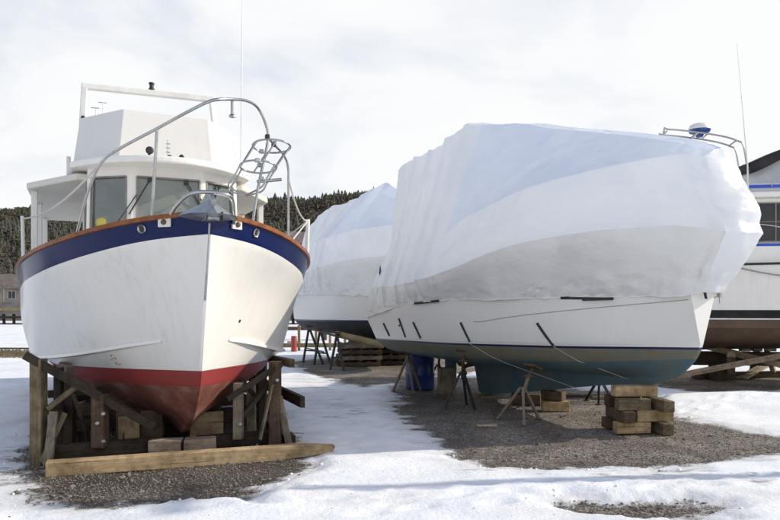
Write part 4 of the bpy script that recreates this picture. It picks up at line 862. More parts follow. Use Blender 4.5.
def build_big():
    O = Vector((3.92, 8.8, 0)); a = 27
    hem = Line([(-.16, .20, 1.84), (.15, .30, 1.825), (.6, .46, 1.81), (1.5, .90, 1.80), (2.5, 1.26, 1.79), (4, 1.56, 1.77), (5, 1.66, 1.68), (5.7, 1.68, 1.56), (6.38, 1.69, 1.45)])
    sheer = Line([(-.62, .36, 2.56), (-.2, .47, 2.64), (0, .53, 2.67), (.6, .79, 2.68), (1.2, 1.07, 2.65), (2, 1.38, 2.56), (3.2, 1.66, 2.28), (4.8, 1.74, 2.06), (6.15, 1.70, 2.02)])
    rail = Line([(-.28, .30, 3.50), (0, .45, 3.55), (.9, .80, 3.50), (2, 1.25, 3.34), (3.2, 1.46, 3.05), (3.8, 1.50, 2.86), (4.8, 1.50, 2.85), (5.75, 1.46, 2.85)])
    edge = Line([(-.26, .13, 3.60), (0, .18, 3.70), (1, .20, 4.02), (2.5, .32, 4.45), (3.4, .50, 4.70), (3.8, .92, 4.72), (4.05, 1.05, 4.68), (4.45, 1.13, 4.52), (5.0, 1.2, 4.44), (5.6, 1.28, 4.36), (5.7, 1.32, 4.28)])
    ridge = Line([(-.26, .001, 3.64), (0, .001, 3.77), (1, .001, 4.08), (2.5, .001, 4.52), (3.4, .001, 4.77), (3.95, .001, 4.80), (4.15, .001, 4.78), (4.45, .001, 4.64), (5.0, .001, 4.55), (5.6, .001, 4.46), (5.7, .001, 4.32)])
    st = Line([(0, .03, 1.215), (.6, .35, 1.20), (1.5, .83, 1.175), (2.5, 1.18, 1.155), (4, 1.47, 1.125), (6.2, 1.57, 1.105)])
    sm = Line([(.015, .03, 1.165), (.6, .335, 1.15), (1.5, .805, 1.125), (2.5, 1.155, 1.105), (4, 1.45, 1.075), (6.2, 1.55, 1.055)])
    sb = Line([(.025, .03, 1.135), (.6, .325, 1.12), (1.5, .79, 1.095), (2.5, 1.14, 1.075), (4, 1.435, 1.045), (6.2, 1.535, 1.025)])
    bl = Line([(.13, .03, .97), (.8, .28, .90), (1.5, .58, .84), (2.5, .86, .80), (4, 1.08, .76), (6.2, 1.15, .80)])
    ga = Line([(.34, .03, .78), (1.0, .08, .70), (2.5, .12, .66), (4, .16, .64), (6.2, .12, .76)])
    kl = Line([(.74, .04, .63), (1.6, .055, .53), (3.5, .06, .22), (4.85, .05, .05), (4.98, .05, .52), (6.2, .03, .74)])
    T, B, wrap, hm, V, HR = build_wrapped('shrink_wrapped_boat', 'large boat in white shrink wrap with teal bottom, bow resting on a stack of timbers', O, a, (sheer, rail, edge, ridge), hem, (st, sm, sb, bl, ga, kl), 1)
    hull = B(hm, 'hull', [M['hull_cream'], M['hull_cream'], M['anti_teal'], M['anti_olive'], M['stripe_blue']], smooth=34, weld=True)
    bvh = BVHTree.FromPolygons(hm.v, hm.f); wb = [v for r in V for v in r]
    wv = BVHTree.FromPolygons([tuple(v) for v in wb], [[i*len(V[0])+j, i*len(V[0])+j+1, (i+1)*len(V[0])+j+1, (i+1)*len(V[0])+j] for i in range(len(V)-1) for j in range(len(V[0])-1)])
    def side(L, z, up=.006, tree=bvh):
        h = tree.ray_cast(Vector((-L, 0, z)), Vector((0, -1, 0)))
        if h[0] is None: h = (Vector((-L, -1.5, z)), Vector((0, -1, 0)))
        n = h[1]; n = n if n.y < 0 else -n
        return h[0]+n*up
    def outer(L, z, up=.008):
        A_ = side(L, z, up); B_ = side(L, z, up, wv)
        return A_ if A_.y < B_.y or z < hem.z(L)-.02 else B_
    # strap ends under the hem, slanting down to the waterline, and long thin belly lines
    def L_at(px):                                     # station of the starboard waterline seen at that picture column
        best = min(np.linspace(0, 6.2, 300), key=lambda L: abs((3.92-.454*L-.891*st.y(L))/(8.8+.891*L-.454*st.y(L))-(px-CX)/F)); return float(best)
    for px, dx, z0 in ((386, 4, 1.36), (402, 4, 1.46), (416, 5, 1.40), (462, 8, 1.42), (539, 13, 1.44)):
        L0, L1 = L_at(px), L_at(px+dx)
        m = MB(); P = [outer(L0+(L1-L0)*t, z0+(1.13-z0)*t, .010) for t in (0, .3, .6, 1)]
        for i in range(3): m.bar(P[i], P[i]+(P[i+1]-P[i])*1.06, .036, .012, up=(P[i]-Vector((P[i].x, 0, P[i].z-.3))).normalized())
        B(m, 'strap', M['rubber'], wrap)
    for px0, px1, z0, z1, w in ((585, 634, 1.775, 1.79, .035), (420, 443, 1.73, 1.77, .04)):
        L0, L1 = L_at(px0), L_at(px1); P = [outer(L0+(L1-L0)*t/6, z0+(z1-z0)*t/6, .024) for t in range(7)]
        m = MB()
        for i in range(6): m.bar(P[i], P[i]+(P[i+1]-P[i])*1.05, w*.5, w, up=(0, 0, 1))
        B(m, 'batten', M['rubber'], wrap)
    m = MB(); P = [outer(L, 1.44+.33*max(0, 1-L/2.9)**.8, .004) for L in np.linspace(.02, 3.1, 24)]
    m.tube(P, .004, 6); B(m, 'cord', M['rope_grey'], hull)
    for px, L2, z2 in ((466, 2.2, .42), (551, 1.15, .66)):
        L0 = L_at(px); m = MB(); m.tube([side(L0+(L2-L0)*t, 1.13+(z2-1.13)*t, .012) for t in (0, .3, .45)]+[Vector((-L2, -.07, z2))], .0035, 6); B(m, 'belly_cord', M['rope'], wrap)
    p = outer(5.15, 1.33, .004); m = MB(); m.lathe(p, [(.02, -.006), (.02, .006)], 10, R=Matrix.Rotation(math.pi/2, 3, 'X')); B(m, 'drain', M['black'], hull)
    # buckle by the stern, ties at the bow
    p = side(5.85, 2.35, .02, wv); m = MB(); m.tube([p+Vector((0, 0, -.12)), p+Vector((0, -.01, -.05)), p, p+Vector((0, 0, .09))], [.006, .016, .018, .006], 8); B(m, 'vent_tie', M['stripe_blue'], wrap)
    m = MB(); q = Vector((.10, -.10, 1.80)); m.bar(q+Vector((.02, -.0, .07)), q+Vector((-.02, .08, -.02)), .03, .015); B(m, 'bow_tie', M['rubber'], wrap)
    m = MB(); q = Vector((.16, .12, 1.82)); m.tube([q+Vector((0, -.10, -.03)), q, q+Vector((-.05, .06, .03))], .008, 6); m.box(q, (.04, .04, .05)); m.tube([q, q+Vector((0, 0, -.10))], .006, 6); B(m, 'bow_tie', M['rope_grey'], wrap)
    # propeller shaft and rudder under the stern
    m = MB(); m.tube([(-4.9, 0, .60), (-5.45, 0, .50)], .03, 10); sh = B(m, 'shaft', M['bronze'], hull, smooth=40)
    m = MB(); m.lathe((-5.45, 0, .50), [(.03, -.06), (.05, 0), (.03, .08)], 14, R=Matrix.Rotation(math.pi/2, 3, 'Y'))
    for k in range(3):
        an = k*2.1+.4; u = Vector((0, math.cos(an), math.sin(an))); v = Vector((.35, -math.sin(an)*.9, math.cos(an)*.9)); c_ = Vector((-5.45, 0, .50))
        m.add([c_+u*.04-v*.03, c_+u*.14-v*.08, c_+u*.22-v*.03, c_+u*.22+v*.04, c_+u*.13+v*.08, c_+u*.04+v*.03], [(0, 1, 2, 3, 4, 5)])
    B(m, 'propeller', M['bronze'], hull, recalc=False)
    m = MB(); m.prism([(-5.75, -.02), (-6.15, -.012), (-6.15, .012), (-5.75, .02)], .22, .80); B(m, 'rudder', M['anti_teal'], hull, bevel=.008)
    return T, O, a, (st, bl, kl)
BIG = build_big()
def build_mid():
    O = Vector((1.25, 17.4, 0)); a = 27
    hem = Line([(-.1, .05, 2.0), (.8, .55, 1.95), (2, 1.15, 1.95), (3.5, 1.5, 2.0), (6.5, 1.62, 2.02)])
    sheer = Line([(-.6, .13, 2.9), (0, .38, 2.95), (1, .9, 2.95), (2.4, 1.42, 2.92), (4, 1.62, 2.80), (6.5, 1.66, 2.52)])
    rail = Line([(-.3, .27, 3.7), (1, .8, 3.75), (2.4, 1.30, 3.72), (4, 1.5, 3.62), (5.4, 1.52, 3.5), (6.15, 1.5, 3.35)])
    edge = Line([(-.2, .13, 3.9), (1, .3, 4.3), (2.4, .42, 4.75), (3.2, .22, 4.98), (4.2, .5, 4.80), (4.9, 1.05, 4.62), (5.5, 1.3, 4.25), (6.0, 1.4, 4.0)])
    ridge = Line([(-.2, .001, 3.95), (1, .001, 4.4), (2.4, .001, 4.95), (3.1, .001, 5.22), (3.6, .001, 5.18), (4.4, .001, 4.90), (4.9, .001, 4.78), (5.5, .001, 4.4), (6.0, .001, 4.12)])
    st = Line([(0, .03, 1.42), (.8, .42, 1.40), (2, .95, 1.38), (3.5, 1.35, 1.36), (6.5, 1.56, 1.34)])
    def off(l, dy, dz, dL=0): return Line([(l.L0+dL+(l.L1-l.L0-dL)*t, max(.02, l.y(l.L0+(l.L1-l.L0)*t)-dy), l.z(l.L0+(l.L1-l.L0)*t)-dz) for t in np.linspace(0, 1, 9)])
    sm, sb = off(st, .02, .09, .02), off(st, .04, .14, .03)
    bl = Line([(.3, .03, 1.1), (2, .7, .98), (4, 1.05, .9), (6.5, 1.12, .9)]); ga = Line([(.6, .03, .9), (3, .14, .72), (6.5, .14, .78)]); kl = Line([(1.0, .05, .72), (3, .08, .45), (5.4, .08, .34), (5.6, .06, .6), (6.5, .05, .74)])
    T, B, wrap, hm, V, HR = build_wrapped('shrink_wrapped_boat', 'smaller shrink wrapped boat with dark bottom behind, between the two nearest boats', O, a, (sheer, rail, edge, ridge), hem, (st, sm, sb, bl, ga, kl), 4, detail=.6)
    B(hm, 'hull', [M['hull_cream'], M['hull_cream'], M['anti_black'], M['anti_black'], M['stripe_blue']], smooth=34, weld=True)
    return T
MID = build_mid()
# ------------------------------------------------------------------ cruiser at the right
def build_cruiser():
    O = Vector((5.6, 15.9, 0)); rz = math.radians(80-90)     # origin under the stern, bow to the right
    T = thing('cabin_cruiser', 'white cabin cruiser with black boot stripe, dark windows and black canvas at the right edge', 'boat', O, rz)
    B = lambda s, nm, mat, parent=T, **k: s.build(nm, mat, parent, world=False, **k)
    Ln = lambda pts: Line([(-x, y, z) for x, y, z in pts][::-1])     # give x forward
    sheer = Ln([(-.1, 1.55, 2.55), (3, 1.7, 2.58), (6, 1.45, 2.72), (7.6, .75, 2.88), (8.6, .03, 3.0)])
    rub = Ln([(-.1, 1.56, 2.50), (3, 1.71, 2.53), (6, 1.45, 2.67), (7.6, .72, 2.83), (8.55, .03, 2.95)])
    bt = Ln([(0, 1.5, 1.60), (3, 1.6, 1.60), (6, 1.15, 1.62), (7.2, .5, 1.64), (7.9, .03, 1.68)])
    bb = Ln([(0, 1.49, 1.42), (3, 1.58, 1.42), (6, 1.08, 1.44), (7.1, .45, 1.46), (7.75, .03, 1.48)])
    bb2 = Ln([(0, 1.47, 1.24), (3, 1.55, 1.24), (6, 1.0, 1.27), (7.0, .4, 1.3), (7.6, .03, 1.33)])
    ch = Ln([(0, 1.2, .98), (3, 1.2, .95), (6, .65, 1.0), (7.3, .03, 1.15)]); kl = Ln([(0, .06, .66), (3, .06, .75), (6, .06, .82), (7.0, .03, 1.0)])
    ts = [(i/40) for i in range(41)]; R = half_rows([[kl, ch], [ch, bb2], [bb2, bb], [bb, bt], [bt, rub], [rub, sheer]], ts, 4)
    mats = [2]*4+[2]*4+[3]*4+[1]*4+[0]*8
    hm = MB(); hm.grid(R, mats=mats); hm.grid([[mir(p) for p in r] for r in R], mats=mats); hm.grid([[R[i][-1], mir(R[i][-1])] for i in range(len(R))], mats=mats); hm.grid([[R[i][0], mir(R[i][0])] for i in range(len(R))], mats=mats)
    hm.grid([R[0], [mir(p) for p in R[0]]], mi=2); hm.grid([R[-1], [mir(p) for p in R[-1]]], mi=0)
    hull = B(hm, 'hull', [M['hull_white'], M['boot_black'], M['anti_brown'], M['anti_brown']], smooth=34, weld=True)
    for s in (-1, 1):
        m = MB(); m.tube([Vector((-L, s*(rub.y(L)+.01), rub.z(L))) for L in np.linspace(rub.L0, rub.L1, 30)], .024, 8); B(m, 'rub_rail', M['black'] , smooth=50)
        m = MB(); m.tube([Vector((-L, s*(bb.y(L)+.012), bb.z(L)-.0)) for L in np.linspace(bb.L0+.05, bb.L1, 30)], .015, 6); B(m, 'boot_line', M['frame_white'], smooth=50)
    for x in (3.25, 3.85, 4.2):
        m = MB(); p = Vector((x, -bt.y(-x)-.0, 1.52)); m.lathe(p, [(.02, -.02), (.055, 0), (.055, .02), (.03, .03)], 14, R=Matrix.Rotation(math.pi/2, 3, 'X')); B(m, 'skin_fitting', M['frame_white'], smooth=50)
    m = MB(); m.box((3.0, -1.69, 2.80), (.34, .02, .12))
    vent = B(m, 'vent', M['siding'], bevel=.006)
    m = MB()
    for k in range(3): m.box((3.0, -1.704, 2.77+.03*k), (.28, .008, .012))
    B(m, 'louvre', M['black'], vent)
    # cabin side with a ribbon of dark windows; upper cabin with coachroof
    cb = MB(); prof = [(.3, -1.5), (6.4, -1.2), (7.2, -.5), (7.2, .5), (6.4, 1.2), (.3, 1.5)]
    cb.prism([(.3, -1.64), (6.0, -1.40), (7.4, -.5), (7.4, .5), (6.0, 1.40), (.3, 1.64)], 2.5, 2.88); cab = B(cb, 'cabin', M['cabin_white'], bevel=.02)
    cb = MB(); cb.prism([(.5, -1.54), (5.4, -1.34), (6.3, -.6), (6.3, .6), (5.4, 1.34), (.5, 1.54)], 2.86, 3.85); cab = B(cb, 'upper_cabin', M['cabin_white'], bevel=.02)
    cb = MB(); cb.prism([(.2, -1.68), (5.8, -1.46), (6.8, -.6), (6.8, .6), (5.8, 1.46), (.2, 1.68)], 3.85, 3.97); B(cb, 'cabin_roof', M['cabin_white'], bevel=.03)
    dirv = Vector((5.4-.5, -1.34+1.54, 0)).normalized(); nrm = Vector((dirv.y, -dirv.x, 0))
    def onside(x): return Vector((x, -1.54+(x-.5)*(.2/4.9), 0))
    x = 2.0
    while x < 5.2:
        p = onside(x); q = onside(min(x+.84, 5.35)); m = MB(); o_ = nrm*.012
        m.add([p+o_+Vector((0, 0, 2.97)), q+o_+Vector((0, 0, 2.97)), q+o_+Vector((0, 0, 3.75)), p+o_+Vector((0, 0, 3.75))], [(0, 1, 2, 3)]); w = B(m, 'window', M['dark_glass'], cab, recalc=False)
        m = MB()
        for zz in (2.97, 3.37, 3.75): m.bar(p+o_*1.6+Vector((0, 0, zz)), q+o_*1.6+Vector((0, 0, zz)), .02, .025 if zz != 3.37 else .012)
        for xx in (0, .5, 1): m.bar(p.lerp(q, xx)+o_*1.6+Vector((0, 0, 2.97)), p.lerp(q, xx)+o_*1.6+Vector((0, 0, 3.75)), .02, .018)
        B(m, 'window_frame', M['siding'], cab)
        m = MB(); m.tube([p.lerp(q, t)+o_*1.9+Vector((0, 0, 3.27+.03*math.sin(t*6)+.05*(2*t-1)**2)) for t in (0, .2, .4, .6, .8, 1)], .010, 6); B(m, 'curtain_cord', M['rope'], cab)
        x += .90
    for (z, w_) in ((2.91, .05), (4.07, .06)):
        m = MB(); dz = Vector((0, 0, z)); m.bar(onside(.6)+nrm*(.016 if z < 3.5 else .10)+dz, onside(5.3)+nrm*(.016 if z < 3.5 else .10)+dz, .02, w_); B(m, 'blue_stripe', M['stripe_bright'])
    # flybridge coaming, enclosed by white canvas under a black top
    fb = MB(); fb.prism([(.6, -1.58), (5.2, -1.40), (5.9, -.6), (5.9, .6), (5.2, 1.40), (.6, 1.58)], 3.97, 4.15); B(fb, 'flybridge', M['fly_white'], bevel=.03)
    G1 = []; G2_ = []
    for i in range(25):
        t = i/24; x = 1.95+3.45*t; top = 4.58+.40*(math.sin(min(1, t*2.4)*math.pi/2))+.12*t
        row = []; row2 = []
        for j in range(17):
            u = j/16*2-1; y = 1.35*u; z = 4.15+(top-4.15)*(1-abs(u)**30); row.append(Vector((x, y, z+.006*noise.noise(Vector((x*3, y*3, z))))))
            row2.append(Vector((x, 1.41*u, top+.05-.07*abs(u)**3+.008*noise.noise(Vector((x*4, y*4, 2))))))
        G1.append(row); G2_.append(row2)
    m = MB(); m.grid(G1); m.grid([G1[0], [Vector((1.95, p.y, 4.15)) for p in G1[0]]]); m.grid([G1[-1], [Vector((5.4, p.y, 4.15)) for p in G1[-1]]]); B(m, 'canvas_enclosure', M['wrap'], smooth=40)
    m = MB(); m.grid(G2_)
    cv = B(m, 'canvas_top', M['canvas'], smooth=40)
    md = cv.modifiers.new('thickness', 'SOLIDIFY'); md.thickness = .05
    for s in (0, -1):
        m = MB(); sg = -.03 if s == 0 else .03
        m.grid([[r[s], r[s]+Vector((0, sg, -.10)), r[s]+Vector((0, sg*.8, -.21-.02*math.sin(i*.9)))] for i, r in enumerate(G2_)]); o = B(m, 'canvas_valance', M['canvas'], cv, smooth=60); md = o.modifiers.new('thickness', 'SOLIDIFY'); md.thickness = .02
    for q, sx in ((0, -.03), (-1, .03)):
        m = MB(); m.grid([[p, p+Vector((sx, 0, -.10)), p+Vector((sx, 0, -.20))] for p in G2_[q]]); o = B(m, 'canvas_valance', M['canvas'], cv, smooth=60); md = o.modifiers.new('thickness', 'SOLIDIFY'); md.thickness = .02
    m = MB(); m.lathe((2.85, -1.54, 4.13), [(.10, -.08), (.11, 0), (.08, .08)], 16, R=Matrix.Rotation(math.pi/2, 3, 'X')); B(m, 'horn', M['black'], smooth=50)
    m = MB(); m.tube([(2.3, -1.62, 4.05), (2.3, -1.62, 4.23), (4.8, -1.5, 4.25)], .012, 6)
    B(m, 'grab_rail', M['steel'], smooth=50)
    # radar arch of thin tube carrying the dome
    for y in (-1.25, -.75):
        m = MB(); m.tube(smoothpath([(.1, y, 3.95), (.33, y, 5.28), (.45, y, 5.36), (1.3, y, 5.22), (1.75, y, 5.08), (1.9, y, 4.9), (2.0, y, 4.0)], 6), .018, 8); ra = B(m, 'radar_arch', M['steel'], smooth=50)
        if y == -.75:
            for x, z in ((.4, 5.33), (1.2, 5.24), (1.75, 5.08)):
                m = MB(); m.tube([(x, -1.25, z), (x, -.75, z)], .016, 8); B(m, 'cross_tube', M['steel'], ra, smooth=50)
    for y in (.75, 1.25):
        m = MB(); m.tube(smoothpath([(.1, y, 3.95), (.33, y, 5.28), (.45, y, 5.36), (1.3, y, 5.22), (1.75, y, 5.08), (1.9, y, 4.9), (2.0, y, 4.0)], 6), .018, 8); B(m, 'radar_arch', M['steel'], smooth=50)
    m = MB(); m.tube([(1.0, -1.25, 5.27), (1.0, 1.25, 5.27)], .03, 8); B(m, 'cross_tube', M['steel'], smooth=50)
    m = MB(); m.lathe((1.1, -1.0, 5.33), [(.06, -.1), (.10, -.03), (.20, 0), (.225, .05)], 28); dm = B(m, 'radar_base', M['radar_blue'], smooth=50)
    m = MB(); m.lathe((1.1, -1.0, 5.37), [(.225, .012), (.22, .05), (.19, .11), (.12, .14), (.02, .148)], 28); B(m, 'radar_dome', M['radar_white'], dm, smooth=50)
    m = MB(); m.tube([(1.86, -1.62, 3.95), (1.85, -1.62, 4.5), (1.66, -1.6, 6.95)], [.022, .014, .005], 8); B(m, 'whip_antenna', M['frame_white'], smooth=50)
    # mooring line sagging along the topsides
    m = MB(); pts = []
    for i in range(21):
        t = i/20; x = 1.6+4.6*t; yy = -(rub.y(-x)*.93+bt.y(-x)*.07)-.035; pts.append(Vector((x, yy, 2.46-.26*4*t*(1-t)*.8+.10*t-.08*math.sin(t*7))))
    m.tube(pts, .014, 7); B(m, 'mooring_line', M['rope_grey'], smooth=60)
    return T
build_cruiser()
# ------------------------------------------------------------------ yard props
def bvh_floor(x, y):
    Z, d = ground_height(np.array([x]), np.array([y])); return float(Z[0])
def build_stack():
    # crib of short square timbers under the bow: each timber is a thing
    th = 27-90; base = gnd(641, 437); R_ = Matrix.Rotation(math.radians(6), 3, 'Z')
    s = .152; c0 = Vector((3.30, 9.42, 0))
    looks = []
    def tim(center, along, L, label, mat):
        m = MB(); R2 = R_ if along == 'x' else R_@Matrix.Rotation(math.pi/2, 3, 'Z')
        m.box(center, (L, s*.98, s*.98), R2, jitter=.005); o = m.build('timber_block', M[mat], None, bevel=.01); tag(o, label, 'timber', 'squared timbers stacked under the bow')
    P = lambda x, y, z: c0+R_@Vector((x, y, 0))+Vector((0, 0, z))
    tim(P(-.02, -.02, .475+.076), 'x', .60, 'topmost single timber of the stack, carrying the bow of the teal boat', 'timber')
    tim(P(-.14, -.22, .323+.076), 'x', .44, 'left front timber in the second layer from the top of the stack', 'timber_olive')
    tim(P(.22, -.20, .323+.076), 'y', .62, 'timber lying end on at the right of the second layer from the top', 'timber_olive')
    tim(P(-.10, .18, .323+.076), 'x', .46, 'rear timber in the second layer from the top of the stack', 'timber_brown')
    tim(P(-.25, -.08, .171+.076), 'y', .62, 'dark timber lying end on at the left of the third layer of the stack', 'timber_brown')
    tim(P(.14, -.22, .171+.076), 'x', .50, 'long front timber at the right of the third layer of the stack', 'timber')
    tim(P(.14, .18, .171+.076), 'x', .50, 'rear timber in the third layer of the stack, behind the long one', 'timber_brown')
    tim(P(-.15, -.22, .019+.076), 'x', .46, 'bottom left front timber of the stack, resting on the gravel', 'timber')
    tim(P(.24, -.12, .019+.076), 'y', .66, 'bottom right timber of the stack, lying end on', 'timber_olive')
    tim(P(-.12, .20, .019+.076), 'x', .48, 'bottom rear timber of the stack on the gravel', 'timber_brown')
def jack_stand(name, label, foot, head, mat, rot=0, legs=3, hub=.55, spread=.30, group='jack stands under the teal boat', pad=True):
    """welded tripod with a screw and a plywood pad"""
    foot = Vector(foot); head = Vector(head); T = thing(name, label, 'boat stand', tuple(foot), rot, group)
    ax = (head-foot); hubp = foot+Vector((ax.x*.2, ax.y*.2, ax.z*hub)); top = head
    for k in range(legs):
        an = rot+2*math.pi*k/legs; f = foot+Vector((math.cos(an)*spread, math.sin(an)*spread, 0)); f.z = bvh_floor(f.x, f.y)+.01
        m = MB(); m.bar(f, hubp+Vector((math.cos(an)*.025, math.sin(an)*.025, .02)), .036, .036); lg = m.build('leg', M[mat], T)
        m = MB(); m.box(f+Vector((0, 0, .0)), (.08, .08, .015)); m.build('foot_plate', M['rust'], lg)
    m = MB(); m.tube([hubp-Vector((0, 0, .10)), hubp+(top-hubp)*.55], .026, 12); m.build('sleeve', M[mat], T, smooth=50)
    m = MB(); m.tube([hubp+(top-hubp)*.3, top], .015, 10); sc = m.build('screw', M['rust'], T, smooth=50)
    m = MB(); q = hubp+(top-hubp)*.58; m.tube([q+Vector((-.08, -.03, 0)), q+Vector((.08, .03, 0))], .011, 8); m.lathe(q-Vector((0, 0, .02)), [(.04, 0), (.04, .04)], 12); m.build('handle', M['rust'], sc)
    if pad:
        d = (Vector((0, 0, 1))*.8+(top-hubp).normalized()*.6).normalized(); tilt = Vector((.35, .25, .9)).normalized()
        R2 = tilt.to_track_quat('Z', 'Y').to_matrix(); m = MB(); m.box(top, (.22, .17, .03), R2); m.build('pad', M['timber_brown'], T, bevel=.005)
    return T
def build_props():
    build_stack()
    O, a = BIG[1], math.radians(27)
    def bw(L, y, z): return O+Vector((math.sin(a)*-L+math.cos(a)*y, math.cos(a)*L+math.sin(a)*y, z))
    st, bl, kl = BIG[3]
    f = gnd(520, 422); jack_stand('jack_stand', 'worn grey tripod stand with a plywood pad, nearest of the stands under the teal hull', f, at(533, 367, 10.1), 'stand_grey', rot=.5, hub=.60, spread=.36)
    f = gnd(462, 408); jack_stand('jack_stand', 'black tripod stand beside the propeller, second along from the stern', f, at(464, 352, 11.4), 'stand_black', rot=1.2, hub=.62, spread=.30)
    f = gnd(409, 392); jack_stand('jack_stand', 'grey tripod stand in front of the blue barrel', f, at(407, 352, 13.2), 'stand_grey', rot=.75, hub=.82, spread=.32)
    f = gnd(599, 403); jack_stand('jack_stand', 'black tripod stand on the far side, half behind the stack of timbers', f, at(600, 372, 12.0), 'stand_black', rot=.2, hub=.72, spread=.26)
    f = gnd(438, 386); jack_stand('jack_stand', 'small dark stand on the far side of the stern, right of the blue barrel', f, at(440, 352, 14.6), 'stand_black', rot=.9, hub=.6, spread=.26)
    # rusty engine-like mooring winch clutter near the propeller: weathered blocks under the keel heel
    def tb(name, c, size, rz, mat, label, cat='block'):
        m = MB(); m.box(c, size, Matrix.Rotation(rz, 3, 'Z'), jitter=.006); o = m.build(name, M[mat], None, bevel=.008); tag(o, label, cat)
    c = bw(4.35, 0, 0); c.z = .055; 
    tb('keel_block', bw(3.5, -.02, .10), (.5, .20, .18), -.3, 'timber_brown', 'brown timber block under the middle of the teal keel')
    tb('keel_block', bw(2.75, -.02, .085), (.42, .24, .15), -.1, 'timber', 'yellowish timber block under the teal keel, lower and nearer the bow')
    tb('keel_block', bw(2.80, -.02, .245), (.36, .2, .15), -.6, 'timber_brown', 'brown timber block lying on the yellowish one under the teal keel')
    tb('keel_block', bw(4.55, -.02, .03), (.4, .22, .045), .2, 'timber_grey', 'flat grey block below the heel of the teal keel')
    tb('rudder_block', Vector((1.08, 13.4, .25)), (.30, .26, .50), .1, 'timber_grey', 'upright grey block behind the black tripod stand, under the stern')
    tb('plank_scrap', gnd(487, 427)+Vector((0, 0, .02)), (.28, .10, .03), .1, 'timber_pale', 'pale scrap of plank lying on the gravel between the stands', 'plank')
    tb('plank_scrap', gnd(575, 397)+Vector((0, 0, .03)), (.85, .10, .04), .06, 'timber_brown', 'long brown board lying on the gravel behind the nearest stand', 'plank')
    tb('plank_scrap', gnd(612, 399)+Vector((.1, 0, .03)), (.9, .10, .035), -.12, 'timber', 'yellowish board lying on the gravel behind the stack', 'plank')
    # chain between stands
    m = MB(); P0, P1 = gnd(522, 425)+Vector((.1, .2, .28)), gnd(470, 411)+Vector((.1, .1, .25))
    m.tube([P0.lerp(P1, t)-Vector((0, 0, .16*4*t*(1-t))) for t in [i/14 for i in range(15)]], .009, 6); o = m.build('chain', M['rust'], None, smooth=60); tag(o, 'thin rusty chain slung between the two stands under the teal hull', 'chain')
    # blue barrel
    g = gnd(420, 389); T = thing('barrel', 'blue plastic barrel standing under the stern of the large wrapped boat', 'barrel', tuple(g))
    m = MB(); m.lathe(g, [(.26, 0), (.285, .02), (.29, .06), (.29, .27), (.30, .29), (.30, .32), (.29, .34), (.29, .56), (.30, .58), (.30, .61), (.29, .63), (.29, .83), (.28, .87), (.25, .885), (.245, .87), (.02, .865)], 32); m.build('drum', M['barrel_blue'], T, smooth=40)
    m = MB(); m.lathe(g+Vector((.14, 0, .865)), [(.035, 0), (.035, .018), (.0, .02)], 12); m.lathe(g+Vector((-.14, .03, .865)), [(.03, 0), (.03, .018), (.0, .02)], 12); m.build('bung', M['black'], T)
    # steel trestles carrying the smaller wrapped boat
    def trestle(label, x0, f1, f2, top, group='black steel trestles under the smaller wrapped boat'):
        T = thing('steel_trestle', label, 'trestle', tuple(f1), 0, group)
        for f in (f1, f2):
            m = MB(); m.bar(f, top, .05, .05); m.build('leg', M['stand_black'], T)
        m = MB(); m.bar(Vector(f1).lerp(top, .35), Vector(f2).lerp(top, .35), .04, .04); m.build('brace', M['stand_black'], T)
        m = MB(); m.box(Vector(top)+Vector((0, 0, .03)), (.20, .16, .05)); m.build('pad', M['timber_brown'], T)
        return T
    for i, (px, py, tx, ty, w, lab) in enumerate(((303, 363, 309, 327, 20, 'leftmost black trestle under the smaller wrapped boat'), (314, 365, 320, 330, 17, 'second black trestle from the left under the smaller wrapped boat'), (330, 370, 337, 334, 14, 'third black trestle, nearest the timber crib'))):
        f1 = gnd(px, py); Y = f1.y; f2 = gnd(px+w, py+1.5); trestle(lab, px, f1, f2, at(tx, ty, Y+.15))
    m = MB(); m.bar(at(309, 328, 20.6), at(339, 337, 18.9), .05, .05); m.bar(at(305, 348, 20.5), at(324, 352, 19.4), .03, .03); o = m.build('tie_bar', M['stand_black'], None); tag(o, 'black steel tie bar running along the tops of the trestles', 'bar')
    # timber crib and pallets under the same boat
    def pallet(c, rz, label, mat='timber_dark', layers=1):
        T = thing('pallet', label, 'pallet', tuple(c), rz, 'pallets stacked under the smaller wrapped boat'); Rz = Matrix.Rotation(rz, 3, 'Z')
        q = lambda x, y, z: Vector(c)+Rz@Vector((x, y, z))
        for y in (-.45, 0, .45):
            m = MB(); m.bar(q(-.6, y, .07), q(.6, y, .07), .09, .10); m.build('bearer', M[mat], T)
        for x in (-.54, -.27, 0, .27, .54):
            m = MB(); m.bar(q(x, -.5, .13), q(x, .5, .13), .10, .022); m.build('deck_board', M[mat], T)
        for x in (-.5, 0, .5):
            m = MB(); m.bar(q(x, -.5, .011), q(x, .5, .011), .10, .02); m.build('base_board', M[mat], T)
    g = gnd(357, 367); g2 = gnd(392, 366)
    for k in range(4): pallet(g+Vector((.02*k, .55+.01*k, .165*k)), .12+.05*(k % 2), ('lowest', 'second', 'third', 'top')[k]+' pallet of the left stack below the smaller wrapped boat', 'timber_grey' if k % 2 else 'timber_brown')
    for k in range(4): pallet(g2+Vector((.25-.03*k, .6, .165*k)), -.05+.06*(k % 2), ('lowest', 'second', 'third', 'top')[k]+' pallet of the right stack, just left of the blue barrel', 'timber_brown' if k % 2 else 'timber_dark')
    m = MB(); m.tube([at(336, 334, 18.6), at(384, 345, 18.2)], .085, 14); o = m.build('log', M['tan'], None, smooth=50); tag(o, 'pale peeled log lying on the pallets under the smaller wrapped boat', 'log')
    # red post in the snow with its cross bar
    g = gnd(294, 352); T = thing('red_post', 'short red painted mooring post in the snow between the boats', 'post', tuple(g))
